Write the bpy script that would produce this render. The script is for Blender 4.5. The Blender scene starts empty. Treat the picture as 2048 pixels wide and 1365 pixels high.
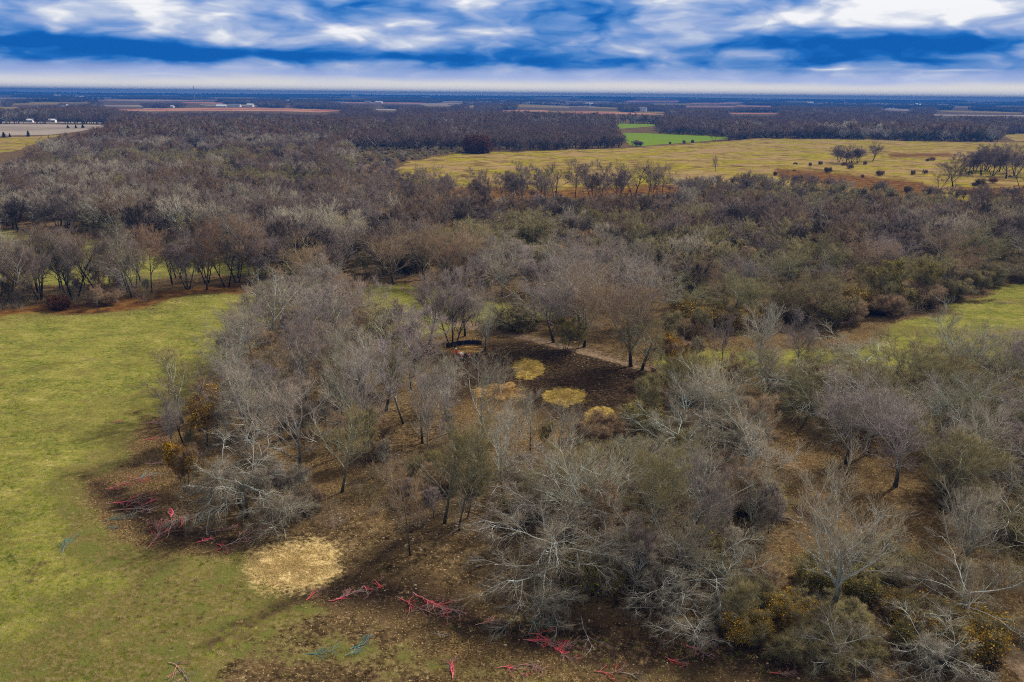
import bpy, bmesh, math, random
import numpy as np
from mathutils import Matrix, Vector
R_ = math.radians
SC = bpy.context.scene
COL = SC.collection
# ------------------------------------------------------------------ camera
FPX, CX, CY, HC = 1593.0, 1024.0, 682.5, 40.0
PITCH, ROLL = R_(17.15), R_(0.53)
_f = np.array([0, math.cos(PITCH), -math.sin(PITCH)])
_r = np.array([1.0, 0, 0]); _u = np.cross(_r, _f)
CR = _r*math.cos(ROLL) + _u*math.sin(ROLL)
CU = _u*math.cos(ROLL) - _r*math.sin(ROLL)
CF = _f
cam = bpy.data.cameras.new('camera'); cam.lens = 28; cam.sensor_width = 36
cam.clip_start = 0.5; cam.clip_end = 60000
camo = bpy.data.objects.new('camera', cam); COL.objects.link(camo)
m = Matrix(((CR[0], CU[0], -CF[0], 0), (CR[1], CU[1], -CF[1], 0), (CR[2], CU[2], -CF[2], HC), (0, 0, 0, 1)))
camo.matrix_world = m
SC.camera = camo
SC.view_settings.view_transform = 'Standard'; SC.view_settings.look = 'None'
SC.view_settings.exposure = 0.36; SC.view_settings.gamma = 1.0
SC.cycles.max_bounces = 5; SC.cycles.diffuse_bounces = 2; SC.cycles.glossy_bounces = 1
SC.cycles.transmission_bounces = 1; SC.cycles.volume_bounces = 0; SC.cycles.transparent_max_bounces = 6
SC.cycles.use_adaptive_sampling = False; SC.cycles.use_denoising = False
SC.cycles.filter_width = 1.05; SC.cycles.sample_clamp_direct = 8; SC.cycles.sample_clamp_indirect = 1.5

def G(u, v):
    """photo pixel (2048 wide) -> point on the ground plane z = 0"""
    d = CF + CR*(u-CX)/FPX - CU*(v-CY)/FPX
    t = -HC/d[2]
    return d[0]*t, d[1]*t
def PJ(x, y, z=0):
    dx, dy, dz = np.asarray(x, float), np.asarray(y, float), np.asarray(z, float)-HC
    a = dx*CR[0]+dy*CR[1]+dz*CR[2]; b = dx*CU[0]+dy*CU[1]+dz*CU[2]; c = dx*CF[0]+dy*CF[1]+dz*CF[2]
    c = np.where(c < 1, 1, c)
    return CX + FPX*a/c, CY - FPX*b/c

# ------------------------------------------------------------------ sky
SUN_AZ, SUN_EL = R_(48), R_(40)
world = bpy.data.worlds.new('World'); SC.world = world; world.use_nodes = True
nt = world.node_tree; nt.nodes.clear()
def N(tree, typ, **kw):
    n = tree.nodes.new(typ)
    for k, v in kw.items(): setattr(n, k, v)
    return n
def M(tree, op, a, b=None, c=None, clamp=False):
    n = tree.nodes.new('ShaderNodeMath'); n.operation = op; n.use_clamp = clamp
    for i, v in enumerate((a, b, c)):
        if v is None: continue
        if isinstance(v, (int, float)): n.inputs[i].default_value = v
        else: tree.links.new(v, n.inputs[i])
    return n.outputs[0]
def MIX(tree, f, a, b, blend='MIX'):
    n = tree.nodes.new('ShaderNodeMix'); n.data_type = 'RGBA'; n.blend_type = blend
    for i, v in ((0, f), (6, a), (7, b)):
        if isinstance(v, (int, float)): n.inputs[i].default_value = v
        elif isinstance(v, tuple): n.inputs[i].default_value = (*v[:3], 1)
        else: tree.links.new(v, n.inputs[i])
    return n.outputs[2]
def NOISE(tree, vec, scale, detail=4, rough=.55, dist=0.0, col=False):
    n = tree.nodes.new('ShaderNodeTexNoise'); n.inputs['Scale'].default_value = scale
    n.inputs['Detail'].default_value = detail; n.inputs['Roughness'].default_value = rough
    n.inputs['Distortion'].default_value = dist
    if vec is not None: tree.links.new(vec, n.inputs['Vector'])
    return n.outputs['Color' if col else 'Fac']
def RAMP(tree, f, stops, interp='LINEAR'):
    n = tree.nodes.new('ShaderNodeValToRGB'); e = n.color_ramp.elements; n.color_ramp.interpolation = interp
    while len(e) < len(stops): e.new(0.5)
    for i, (p, c) in enumerate(stops):
        e[i].position = p; e[i].color = (*c[:3], 1) if isinstance(c, tuple) else (c, c, c, 1)
    tree.links.new(f, n.inputs[0]); return n.outputs[0]
def SS(tree, v, a, b):
    n = tree.nodes.new('ShaderNodeMapRange'); n.interpolation_type = 'SMOOTHSTEP'
    tree.links.new(v, n.inputs[0]); n.inputs[1].default_value = a; n.inputs[2].default_value = b
    return n.outputs[0]
def XYZ(tree, x, y, z):
    n = tree.nodes.new('ShaderNodeCombineXYZ')
    for i, v in enumerate((x, y, z)):
        if isinstance(v, (int, float)): n.inputs[i].default_value = v
        else: tree.links.new(v, n.inputs[i])
    return n.outputs[0]

tc = N(nt, 'ShaderNodeTexCoord'); sep = N(nt, 'ShaderNodeSeparateXYZ'); nt.links.new(tc.outputs['Generated'], sep.inputs[0])
X, Y, Z = sep.outputs
az = M(nt, 'MULTIPLY', M(nt, 'ARCTAN2', X, Y), 57.2958)          # degrees clockwise from +Y
el = M(nt, 'MULTIPLY', M(nt, 'ARCSINE', Z), 57.2958)
elp = M(nt, 'MAXIMUM', el, 0.0)
# cloud-sheet texture, stretched towards the horizon
sv = XYZ(nt, M(nt, 'MULTIPLY', az, 0.10), M(nt, 'MULTIPLY', elp, 0.42), 0.0)
wn = NOISE(nt, sv, 1.6, 3, .5, 0, True)
wsep = N(nt, 'ShaderNodeSeparateColor'); nt.links.new(wn, wsep.inputs[0])
wx = M(nt, 'MULTIPLY', M(nt, 'SUBTRACT', wsep.outputs[0], .5), 7.0)
wy = M(nt, 'MULTIPLY', M(nt, 'SUBTRACT', wsep.outputs[1], .5), 1.1)
azw = M(nt, 'ADD', az, wx); elw = M(nt, 'ADD', elp, wy)
n1 = NOISE(nt, XYZ(nt, M(nt, 'MULTIPLY', azw, 0.34), M(nt, 'MULTIPLY', elw, 0.85), 3.0), 1.0, 7, .52, .1)
n2 = NOISE(nt, XYZ(nt, M(nt, 'MULTIPLY', az, 0.07), M(nt, 'MULTIPLY', elw, 1.1), 7.0), 1.0, 5, .5, .2)
base = M(nt, 'ADD', M(nt, 'MULTIPLY', M(nt, 'SUBTRACT', n1, .5), .95), M(nt, 'MULTIPLY', M(nt, 'SUBTRACT', n2, .5), .5))
vo = N(nt, 'ShaderNodeTexVoronoi', feature='SMOOTH_F1'); vo.inputs['Scale'].default_value = 1.0; vo.inputs['Detail'].default_value = 1.5; vo.inputs['Smoothness'].default_value = .6
nt.links.new(XYZ(nt, M(nt, 'MULTIPLY', azw, 0.30), M(nt, 'MULTIPLY', elw, 0.95), 1.0), vo.inputs['Vector'])
base = M(nt, 'ADD', base, M(nt, 'MULTIPLY', M(nt, 'SUBTRACT', .45, vo.outputs['Distance']), .65))
base = M(nt, 'ADD', base, 0.77)
def blob(u, v, su, sv_, w):
    a0 = math.degrees(math.atan((u-CX)/FPX*0.955)); e0 = (191+(u-CX)*.0093 - v)/FPX*57.3*0.955
    sa = su/FPX*57.3; se = sv_/FPX*57.3
    p = M(nt, 'DIVIDE', M(nt, 'SUBTRACT', azw, a0), sa); q = M(nt, 'DIVIDE', M(nt, 'SUBTRACT', elw, e0), se)
    d = M(nt, 'ADD', M(nt, 'MULTIPLY', p, p), M(nt, 'MULTIPLY', q, q))
    return M(nt, 'MULTIPLY', M(nt, 'EXPONENT', M(nt, 'MULTIPLY', d, -1.0)), w)
BL = [(90, 98, 150, 24, -.62), (260, 108, 130, 14, -.35), (440, 118, 160, 13, -.42), (780, 122, 260, 12, -.60), (1150, 38, 130, 20, -.50), (1060, 112, 110, 18, -.34),
      (1640, 100, 200, 16, -.50), (1900, 108, 260, 22, -.48), (760, 20, 70, 14, -.28), (1560, 8, 100, 12, -.22), (80, 8, 90, 12, -.15), (1780, 134, 240, 8, -.30), (1350, 128, 200, 10, -.22),
      (330, 45, 110, 32, .40), (60, 42, 90, 14, .22), (540, 20, 70, 24, .25), (700, 80, 190, 20, .34), (1880, 38, 210, 32, .60), (1700, 60, 100, 16, .2), (1390, 62, 130, 24, .22), (1540, 50, 90, 22, .2),
      (960, 30, 60, 28, .22), (1650, 148, 80, 3, .40), (1890, 152, 60, 2.5, .3), (110, 133, 60, 3, .25), (330, 153, 80, 3, .22), (2000, 120, 90, 7, .25), (460, 128, 200, 5, .12)]
for b in BL: base = M(nt, 'ADD', base, blob(*b))
base = M(nt, 'ADD', M(nt, 'MULTIPLY', base, .92), .03)
cl = RAMP(nt, base, [(0.0, (.004, .09, .36)), (.14, (.010, .12, .42)), (.30, (.06, .19, .48)), (.46, (.15, .27, .54)), (.62, (.27, .36, .58)), (.78, (.43, .49, .63)), (.92, (.66, .68, .72)), (1, (.78, .78, .79))])
# horizon glow under the cloud deck
hz = SS(nt, M(nt, 'ADD', el, M(nt, 'MULTIPLY', M(nt, 'SUBTRACT', n2, .5), .6)), 1.9, 1.15)
cl = MIX(nt, M(nt, 'MULTIPLY', hz, .7), cl, (.42, .47, .66))
hz2 = SS(nt, M(nt, 'ADD', el, M(nt, 'MULTIPLY', M(nt, 'SUBTRACT', n2, .5), .8)), 1.25, 0.55)
cl = MIX(nt, hz2, cl, (.74, .68, .56))
hzb = N(nt, 'ShaderNodeVectorMath', operation='SCALE'); nt.links.new(cl, hzb.inputs[0]); nt.links.new(M(nt, 'ADD', 1.0, M(nt, 'MULTIPLY', M(nt, 'EXPONENT', M(nt, 'MULTIPLY', elp, -2.2)), 2.2)), hzb.inputs['Scale']); cl = hzb.outputs[0]
# higher up the deck is a plain bright overcast with the clear-sky blue behind it
sky = N(nt, 'ShaderNodeTexSky', sky_type='NISHITA', sun_disc=False, sun_elevation=SUN_EL, sun_rotation=SUN_AZ)
skm = N(nt, 'ShaderNodeVectorMath', operation='SCALE'); nt.links.new(sky.outputs[0], skm.inputs[0]); skm.inputs['Scale'].default_value = .09
up = MIX(nt, .80, skm.outputs[0], (.58, .55, .50))
cl = MIX(nt, SS(nt, el, 8.0, 22.0), cl, up)
bg = N(nt, 'ShaderNodeBackground'); nt.links.new(cl, bg.inputs[0]); bg.inputs[1].default_value = 1.0
wo = N(nt, 'ShaderNodeOutputWorld'); nt.links.new(bg.outputs[0], wo.inputs[0])
world.cycles.sampling_method = 'MANUAL'; world.cycles.sample_map_resolution = 512

sun = bpy.data.lights.new('sun', 'SUN'); sun.energy = 4.5; sun.angle = R_(4); sun.color = (1, .93, .82)
suno = bpy.data.objects.new('sun', sun); COL.objects.link(suno)
sd = Vector((math.sin(SUN_AZ)*math.cos(SUN_EL), math.cos(SUN_AZ)*math.cos(SUN_EL), math.sin(SUN_EL)))
suno.rotation_euler = sd.to_track_quat('Z', 'Y').to_euler()

# ------------------------------------------------------------------ mesh helpers
def mesh_from(name, V, quads=None, tris=None, mats=(), qm=None, tm=None, tone=None, smooth=True, cols=None):
    me = bpy.data.meshes.new(name); V = np.asarray(V, np.float32)
    nq = 0 if quads is None else len(quads); nt_ = 0 if tris is None else len(tris)
    me.vertices.add(len(V)); me.vertices.foreach_set('co', V.ravel())
    li = []
    if nq: li.append(np.asarray(quads, np.int32).ravel())
    if nt_: li.append(np.asarray(tris, np.int32).ravel())
    if li:
        li = np.concatenate(li); me.loops.add(len(li)); me.loops.foreach_set('vertex_index', li)
        me.polygons.add(nq+nt_)
        st = np.concatenate([np.arange(nq)*4, nq*4+np.arange(nt_)*3]).astype(np.int32)
        me.polygons.foreach_set('loop_start', st)
        mi = np.zeros(nq+nt_, np.int32)
        if qm is not None and nq: mi[:nq] = qm
        if tm is not None and nt_: mi[nq:] = tm
        for mt in mats: me.materials.append(mt)
        me.polygons.foreach_set('material_index', mi)
        me.polygons.foreach_set('use_smooth', np.full(nq+nt_, smooth))
    if tone is not None:
        a = me.attributes.new('tone', 'FLOAT', 'POINT'); a.data.foreach_set('value', np.asarray(tone, np.float32))
    if cols:
        for k, c in cols.items():
            a = me.attributes.new(k, 'FLOAT', 'POINT'); a.data.foreach_set('value', np.asarray(c, np.float32))
    me.update(calc_edges=True)
    return me
class MB:
    def __init__(s): s.V=[]; s.Q=[]; s.T=[]; s.qm=[]; s.tm=[]; s.tone=[]; s.n=0
    def add(s, V, Q=None, T=None, mat=0, tone=0.0):
        V = np.asarray(V, float).reshape(-1, 3); s.V.append(V)
        s.tone.append(np.broadcast_to(np.asarray(tone, float), (len(V),)))
        if Q is not None and len(Q): Q = np.asarray(Q).reshape(-1, 4)+s.n; s.Q.append(Q); s.qm.append(np.full(len(Q), mat))
        if T is not None and len(T): T = np.asarray(T).reshape(-1, 3)+s.n; s.T.append(T); s.tm.append(np.full(len(T), mat))
        s.n += len(V)
    def box(s, c, sz, mat=0, rz=0, taper=1.0, rx=0):
        sx, sy, sz_ = [k/2 for k in sz]; v = []
        for z in (-1, 1):
            k = taper if z > 0 else 1
            for x, y in ((-1, -1), (1, -1), (1, 1), (-1, 1)): v.append((x*sx*k, y*sy*k, z*sz_))
        v = np.array(v); 
        if rx: c_, s_ = math.cos(rx), math.sin(rx); v = v @ np.array([[1, 0, 0], [0, c_, s_], [0, -s_, c_]])
        c_, s_ = math.cos(rz), math.sin(rz); v = v @ np.array([[c_, s_, 0], [-s_, c_, 0], [0, 0, 1]]) + np.array(c)
        s.add(v, [(0, 3, 2, 1), (4, 5, 6, 7), (0, 1, 5, 4), (1, 2, 6, 5), (2, 3, 7, 6), (3, 0, 4, 7)], mat=mat)
    def cyl(s, a, b, ra, rb=None, S=10, mat=0):
        rb = ra if rb is None else rb
        P = np.array([[a, b]], float); s.tubes(P, np.array([[ra, rb]], float), S, mat, 0)
        base = s.n
        for p in (a, b): pass
        n0 = s.n-2*S
        va = np.array([a, b], float); s.add(va, T=None)
        T = []
        for i in range(S): T += [(n0+(i+1) % S, n0+i, base), (n0+S+i, n0+S+(i+1) % S, base+1)]
        s.T.append(np.array(T)); s.tm.append(np.full(len(T), mat))
    def tubes(s, P, Rd, S, mat=0, tone=0.0):
        n, K, _ = P.shape
        T = np.empty_like(P); T[:, 1:-1] = P[:, 2:]-P[:, :-2]; T[:, 0] = P[:, 1]-P[:, 0]; T[:, -1] = P[:, -1]-P[:, -2]
        T /= np.linalg.norm(T, axis=2, keepdims=True)+1e-9
        ref = np.where(np.abs(T[:, :1, 2:3]) > .8, np.array([1., .1, 0]), np.array([.1, 0, 1.]))
        ref = np.broadcast_to(ref, P.shape)
        B = np.cross(T, ref); B /= np.linalg.norm(B, axis=2, keepdims=True)+1e-9; Nn = np.cross(B, T)
        th = np.arange(S)*2*np.pi/S
        V = P[:, :, None]+Rd[:, :, None, None]*(np.cos(th)[None, None, :, None]*Nn[:, :, None]+np.sin(th)[None, None, :, None]*B[:, :, None])
        idx = np.arange(n*K*S).reshape(n, K, S); j = np.roll(idx, -1, axis=2)
        Q = np.stack([idx[:, :-1], j[:, :-1], j[:, 1:], idx[:, 1:]], -1).reshape(-1, 4)
        tn = np.broadcast_to(np.asarray(tone, float)[..., None] if np.ndim(tone) else tone, (n, K, S)) if np.ndim(tone) else np.full((n, K, S), tone)
        s.add(V.reshape(-1, 3), Q, mat=mat, tone=tn.reshape(-1))
    def spikes(s, A, Bp, r, mat=0, tone=0.0):
        """three-sided slender twigs ending in a point"""
        n = len(A); T = Bp-A; T /= np.linalg.norm(T, axis=1, keepdims=True)+1e-9
        ref = np.where(np.abs(T[:, 2:3]) > .8, np.array([1., .1, 0]), np.array([.1, 0, 1.]))
        B = np.cross(T, ref); B /= np.linalg.norm(B, axis=1, keepdims=True)+1e-9; Nn = np.cross(B, T)
        r = np.asarray(r).reshape(-1, 1)*np.ones((n, 1))
        V = np.stack([A+r*Nn, A+r*(-.5*Nn+.87*B), A+r*(-.5*Nn-.87*B), Bp], 1).reshape(-1, 3)
        i = np.arange(n)*4
        Tt = np.concatenate([np.stack([i, i+1, i+3], 1), np.stack([i+1, i+2, i+3], 1), np.stack([i+2, i, i+3], 1)])
        s.add(V, T=Tt, mat=mat, tone=tone)
    def leaves(s, C, size, rng, mat=0, tone=None):
        n = len(C); a = rng.normal(size=(n, 3)); a /= np.linalg.norm(a, axis=1, keepdims=True)
        b = np.cross(a, rng.normal(size=(n, 3))); b /= np.linalg.norm(b, axis=1, keepdims=True)
        z = (size*(.6+.8*rng.random((n, 1))))
        V = np.stack([C-a*z, C+b*z*.55, C+a*z, C-b*z*.55], 1).reshape(-1, 3)
        i = np.arange(n)*4
        s.add(V, np.stack([i, i+1, i+2, i+3], 1), mat=mat, tone=(np.repeat(rng.random(n), 4) if tone is None else tone))
    def mesh(s, name, mats, smooth=True):
        return mesh_from(name, np.concatenate(s.V), np.concatenate(s.Q) if s.Q else None, np.concatenate(s.T) if s.T else None, mats,
                         np.concatenate(s.qm) if s.qm else None, np.concatenate(s.tm) if s.tm else None, np.concatenate(s.tone), smooth)
    def build(s, name, mats, parent=None, smooth=False, loc=None):
        o = bpy.data.objects.new(name, s.mesh(name, mats if isinstance(mats, (list, tuple)) else [mats], smooth)); COL.objects.link(o)
        if parent: o.parent = parent
        if loc: o.location = loc
        return o
def tag(o, label=None, cat=None, group=None, kind=None):
    if label: o['label'] = label
    if cat: o['category'] = cat
    if group: o['group'] = group
    if kind: o['kind'] = kind
    return o
def empty(name, loc, rz=0, sc=1):
    o = bpy.data.objects.new(name, None); o.empty_display_size = .5; COL.objects.link(o)
    o.location = loc; o.rotation_euler = (0, 0, rz); o.scale = (sc, sc, sc) if not isinstance(sc, tuple) else sc
    return o

# ------------------------------------------------------------------ height of the land
def hgt(x, y):
    x = np.asarray(x, float); y = np.asarray(y, float); r = np.hypot(x, y)
    near = .28*np.sin(x/17+.6)*np.cos(y/23+1.1)+.18*np.sin(x/7.3+y/9.1)+.07*np.sin(x/2.9-y/3.7+2)
    far = 2.2*(1+np.sin(x/900+.7)*np.sin(y/700+.3))+1.6*(1+np.sin(x/2300+y/1700+2))
    k = np.clip((r-1800)/2500, 0, 1); k = k*k*(3-2*k)
    k2 = np.clip((r-5000)/5500, 0, 1); k2 = k2*k2*(3-2*k2)
    kn = np.clip(1.4-r/900, 0, 1)
    return near*kn + far*k + k2*(13+4*np.sin(x/1900+1)+3*np.sin(x/700))

# ------------------------------------------------------------------ regions (outlines in photo pixels, cast on to the land)
def sdist(u, v, poly):
    p = np.array(poly, float); d = np.full(u.shape, 1e18); ins = np.zeros(u.shape, bool)
    for i in range(len(p)):
        a, b = p[i-1], p[i]; e = b-a
        t = np.clip(((u-a[0])*e[0]+(v-a[1])*e[1])/(e@e+1e-9), 0, 1)
        d = np.minimum(d, (u-a[0]-t*e[0])**2+(v-a[1]-t*e[1])**2)
        c = ((a[1] > v) != (b[1] > v)) & (u < (b[0]-a[0])*(v-a[1])/(b[1]-a[1]+1e-12)+a[0])
        ins ^= c
    d = np.sqrt(d); return np.where(ins, d, -d)
def polym(u, v, poly, w): return np.clip(.5+sdist(u, v, poly)/(2*w), 0, 1)
def strokem(u, v, pts, w):
    """pts: (u, v, half width)"""
    best = np.zeros(u.shape)
    for a, b in zip(pts[:-1], pts[1:]):
        ex, ey = b[0]-a[0], b[1]-a[1]
        t = np.clip(((u-a[0])*ex+(v-a[1])*ey)/(ex*ex+ey*ey), 0, 1)
        rad = a[2]+(b[2]-a[2])*t
        d = np.hypot(u-a[0]-t*ex, v-a[1]-t*ey)
        best = np.maximum(best, np.clip(.5+(rad-d)/(2*w), 0, 1))
    return best
MEADOW_L = [(-900, 700), (-200, 655), (0, 630), (130, 632), (290, 606), (420, 590), (505, 584), (560, 600), (545, 650), (480, 700), (430, 745), (380, 790), (330, 820), (285, 850),
            (260, 920), (200, 965), (185, 1010), (230, 1080), (300, 1110), (430, 1120), (500, 1110), (560, 1180), (640, 1220), (520, 1300), (430, 1420), (380, 1700), (-1600, 1700)]
MEADOW_L2 = [(-700, 475), (0, 462), (80, 468), (180, 478), (330, 500), (470, 520), (560, 545), (420, 552), (250, 560), (0, 575), (-500, 600)]
CLEARING = [(640, 590), (740, 575), (870, 570), (960, 590), (1090, 610), (1110, 640), (1040, 655), (960, 660), (900, 672), (830, 680), (770, 650), (640, 630)]
MEADOW_R = [(1300, 712), (1400, 700), (1540, 705), (1640, 700), (1700, 690), (1800, 648), (1900, 615), (1990, 570), (2100, 560), (2700, 520), (2900, 760), (2100, 760), (1900, 730), (1700, 745), (1500, 738), (1380, 745), (1300, 735)]
GOLD = [(800, 332), (830, 322), (900, 309), (1100, 301), (1270, 296), (1400, 287), (1520, 277), (1700, 279), (1900, 284), (2100, 285), (3200, 300), (3200, 420), (2100, 405), (1950, 402), (1800, 395), (1640, 378), (1480, 372), (1300, 385), (1100, 395), (900, 395), (830, 375), (790, 345)]
GREENF = [(1246, 266), (1300, 267), (1420, 272), (1470, 276), (1400, 284), (1340, 288), (1268, 294), (1252, 284)]
GREENF2 = [(1222, 247), (1290, 248), (1330, 251), (1240, 258)]
YELL = [(-900, 300), (0, 277), (60, 273), (125, 271), (90, 280), (40, 300), (0, 305), (-900, 330)]
PALE = [(-900, 246), (0, 248), (110, 249), (218, 250), (225, 253), (190, 257), (160, 263), (100, 270), (0, 272), (-900, 275)]
PALE2 = [(-900, 242), (0, 243.5), (220, 244.5), (222, 247.2), (-900, 246)]
RED1 = [(200, 220), (340, 217), (520, 216), (700, 221), (640, 225), (560, 223), (460, 222), (300, 223)]
RED2 = [(1105, 226), (1160, 223), (1260, 225.5), (1330, 228.5), (1370, 230), (1240, 229)]
FARP = [([(-300, 195.5), (0, 196.5), (115, 197.5), (110, 199.5), (-300, 199)], 'pale'),
        ([(880, 206), (925, 206.5), (925, 209.5), (890, 209)], 'gold'), ([(933, 211), (955, 211.5), (950, 216), (935, 216)], 'gold'),
        ([(1030, 209), (1140, 213), (1140, 217), (1030, 215)], 'gold'), ([(1240, 203.5), (1370, 204), (1370, 206.5), (1240, 206)], 'rust'),
        ([(1765, 213), (1790, 213), (1790, 219), (1760, 219)], 'pale'), ([(1890, 212), (1960, 215), (1960, 218), (1890, 216)], 'gold'),
        ([(1860, 229.5), (2300, 233), (2300, 236), (1860, 232)], 'pale'), ([(690, 206), (850, 206.5), (850, 208.5), (690, 208)], 'rust'),
        ([(2000, 270), (2048, 268), (2300, 268), (2300, 282), (2030, 282)], 'gold'),
        ([(760, 246), (790, 246), (790, 248.5), (762, 248.5)], 'green'), ([(375, 296), (410, 296), (405, 306), (380, 305)], 'gold'),
        ([(1180, 214), (1240, 216), (1240, 218), (1180, 217)], 'gold'), ([(1300, 208.5), (1385, 209), (1360, 211), (1290, 210.5)], 'gold'), ([(1440, 206), (1500, 206.5), (1500, 208), (1440, 207.6)], 'pale'),
        ([(1760, 217.5), (1830, 219), (1815, 222.5), (1770, 221)], 'pale'), ([(1860, 221), (1990, 224), (2048, 226), (2048, 228), (1900, 225)], 'gold'), ([(150, 203), (330, 202), (420, 204), (300, 205.5)], 'pale'), ([(1560, 205), (1640, 206), (1640, 207.5), (1560, 206.8)], 'gold'),
        ([(640, 205), (700, 205), (690, 207)], 'pale'), ([(20, 209), (130, 208.5), (120, 210.5), (20, 211)], 'gold'), ([(1470, 212), (1560, 213), (1550, 215), (1480, 214)], 'rust'), ([(1910, 204.5), (2048, 206), (2048, 207.5), (1930, 206.5)], 'pale')]
_fr = random.Random(4)
for _ in range(46):
    _v = 196.5+_fr.random()**1.3*30; _u = _fr.uniform(-250, 2300); _w = _fr.uniform(14, 70)*(.5+(_v-190)/30); _h = 1.0+_fr.random()*1.2+(_v-196)*.04; _t = (_u-CX)*.0093
    FARP.append(([(_u-_w, _v+_t), (_u+_w*.8, _v+_t+.3), (_u+_w, _v+_t+_h), (_u-_w*.7, _v+_t+_h*.8)], _fr.choice(['pale', 'gold', 'pale', 'red', 'gold'])))
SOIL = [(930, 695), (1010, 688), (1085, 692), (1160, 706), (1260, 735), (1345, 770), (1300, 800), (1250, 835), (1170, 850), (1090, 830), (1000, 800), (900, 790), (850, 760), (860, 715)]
OPEN = [(MEADOW_L, 4), (MEADOW_L2, 2), (CLEARING, 2), (MEADOW_R, 3), (GOLD, 1), (GREENF, .4), (GREENF2, .3), (YELL, .5), (PALE, .4), (PALE2, .3), (RED1, .3), (RED2, .3)]
TRACK = [(820, 585, 3), (850, 605, 4), (880, 635, 5), (930, 655, 5), (1000, 668, 6), (1080, 685, 6), (1180, 715, 5), (1300, 745, 3)]
TRACK2 = [(1490, 830, 12), (1540, 880, 15), (1600, 945, 18), (1700, 1040, 20), (1830, 1150, 22), (1950, 1250, 26), (2060, 1340, 32), (2250, 1500, 42)]
TRACK3 = [(1880, 1195, 9), (1925, 1232, 14), (2000, 1290, 20), (2070, 1345, 26), (2250, 1480, 34)]
def open_mask(u, v):
    k = np.zeros(np.shape(u))
    for p, w in OPEN: k = np.maximum(k, polym(u, v, p, w))
    for p, _ in FARP: k = np.maximum(k, polym(u, v, p, .3))
    return k

# ------------------------------------------------------------------ ground sheet
angs = np.concatenate([np.arange(-180, -60, 6.), np.arange(-60, -41, 1.), np.arange(-41, 41, .17), np.arange(41, 60, 1.), np.arange(60, 180, 6.)])
rad = [0.5, 8, 16, 24, 30, 36]
while rad[-1] < 2200: rad.append(rad[-1]*1.0068)
while rad[-1] < 13400: rad.append(rad[-1]*1.012)
rad.append(13800)
rad = np.array(rad)
A_, R2 = np.meshgrid(np.radians(angs), rad, indexing='ij')
GX, GY = np.sin(A_)*R2, np.cos(A_)*R2
gu, gv = PJ(GX, GY, 0)
gu = np.where(GY < 5, -1e5, gu); gv = np.where(GY < 5, 5e3, gv)
rngg = np.random.default_rng(5)
wob = 7*np.sin(GX/6.1+GY/9.)+5*np.sin(GX/2.7-GY/4.3)+6*np.sin(GX/13.+GY/3.1)     # ragged edges
ks = np.clip((gv-230)/500, 0.02, 1)
wu, wv = gu+wob*ks*1.6, gv+wob*ks*.7
gm = {}
gm['grass'] = np.maximum.reduce([.50*strokem(wu, wv, [(560, 1290, 70), (800, 1310, 60), (1000, 1345, 45), (1130, 1380, 40)], 50), .42*strokem(wu, wv, [(1250, 1350, 20), (1700, 1390, 30)], 40), polym(wu, wv, MEADOW_L, 48), polym(wu, wv, MEADOW_L2, 8), .72*polym(wu, wv, CLEARING, 14), .85*polym(wu, wv, MEADOW_R, 16)])
gm['gold'] = np.maximum(polym(wu, wv, GOLD, 3), polym(wu, wv, YELL, 1))
gm['green'] = np.maximum(polym(gu, gv, GREENF, .6), polym(gu, gv, GREENF2, .5))
gm['pale'] = np.maximum(polym(gu, gv, PALE, .5), polym(gu, gv, PALE2, .4))
gm['red'] = np.maximum(polym(gu, gv, RED1, .5), polym(gu, gv, RED2, .5))
for p, k in FARP:
    k = {'rust': 'red'}.get(k, k); gm[k] = np.maximum(gm[k], polym(gu, gv, p, .4))
gm['rust'] = np.maximum.reduce([strokem(wu, wv, [(1560, 345, 9), (1700, 362, 14), (1830, 378, 16), (1880, 392, 10)], 10), strokem(wu, wv, [(860, 385, 10), (1200, 388, 10), (1400, 372, 8)], 9),
                                .8*strokem(wu, wv, [(1780, 312, 5), (1900, 310, 5)], 5), .8*strokem(wu, wv, [(1930, 385, 10), (2200, 380, 14)], 8),
                                strokem(wu, wv, [(-100, 640, 12), (140, 618, 14), (330, 594, 11), (510, 574, 9)], 9)])
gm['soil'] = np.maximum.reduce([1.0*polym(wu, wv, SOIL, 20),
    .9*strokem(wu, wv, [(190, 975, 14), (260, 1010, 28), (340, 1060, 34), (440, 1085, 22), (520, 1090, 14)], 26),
    .85*strokem(wu, wv, [(660, 1130, 16), (560, 1200, 12), (430, 1310, 12)], 22),  # lower reach of the tree-shadow streak, painted in as dark ground
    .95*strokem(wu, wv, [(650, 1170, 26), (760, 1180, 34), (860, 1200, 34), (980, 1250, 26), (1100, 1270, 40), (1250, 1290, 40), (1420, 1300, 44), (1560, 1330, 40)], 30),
    .75*strokem(wu, wv, [(1000, 965, 8), (860, 1040, 12), (740, 1120, 14), (640, 1160, 12)], 16),  # shadow cast by the trees towards lower left, painted into this mask
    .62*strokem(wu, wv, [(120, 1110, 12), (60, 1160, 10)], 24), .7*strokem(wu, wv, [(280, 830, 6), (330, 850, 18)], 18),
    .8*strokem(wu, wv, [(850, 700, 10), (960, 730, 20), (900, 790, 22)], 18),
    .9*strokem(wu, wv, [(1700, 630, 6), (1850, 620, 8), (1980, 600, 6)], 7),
    .72*strokem(wu, wv, [(1560, 985, 8), (1660, 1060, 10), (1760, 1150, 10)], 12), .8*strokem(wu, wv, [(1910, 1190, 8), (1990, 1250, 12), (2060, 1320, 14)], 12)])  # darker streaks along the edges of the track
gm['straw'] = np.maximum.reduce([strokem(wu, wv, [(530, 1140, 34), (583, 1132, 40), (630, 1112, 32)], 26), .55*strokem(wu, wv, [(1000, 1225, 14), (1060, 1235, 14)], 20)])
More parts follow.
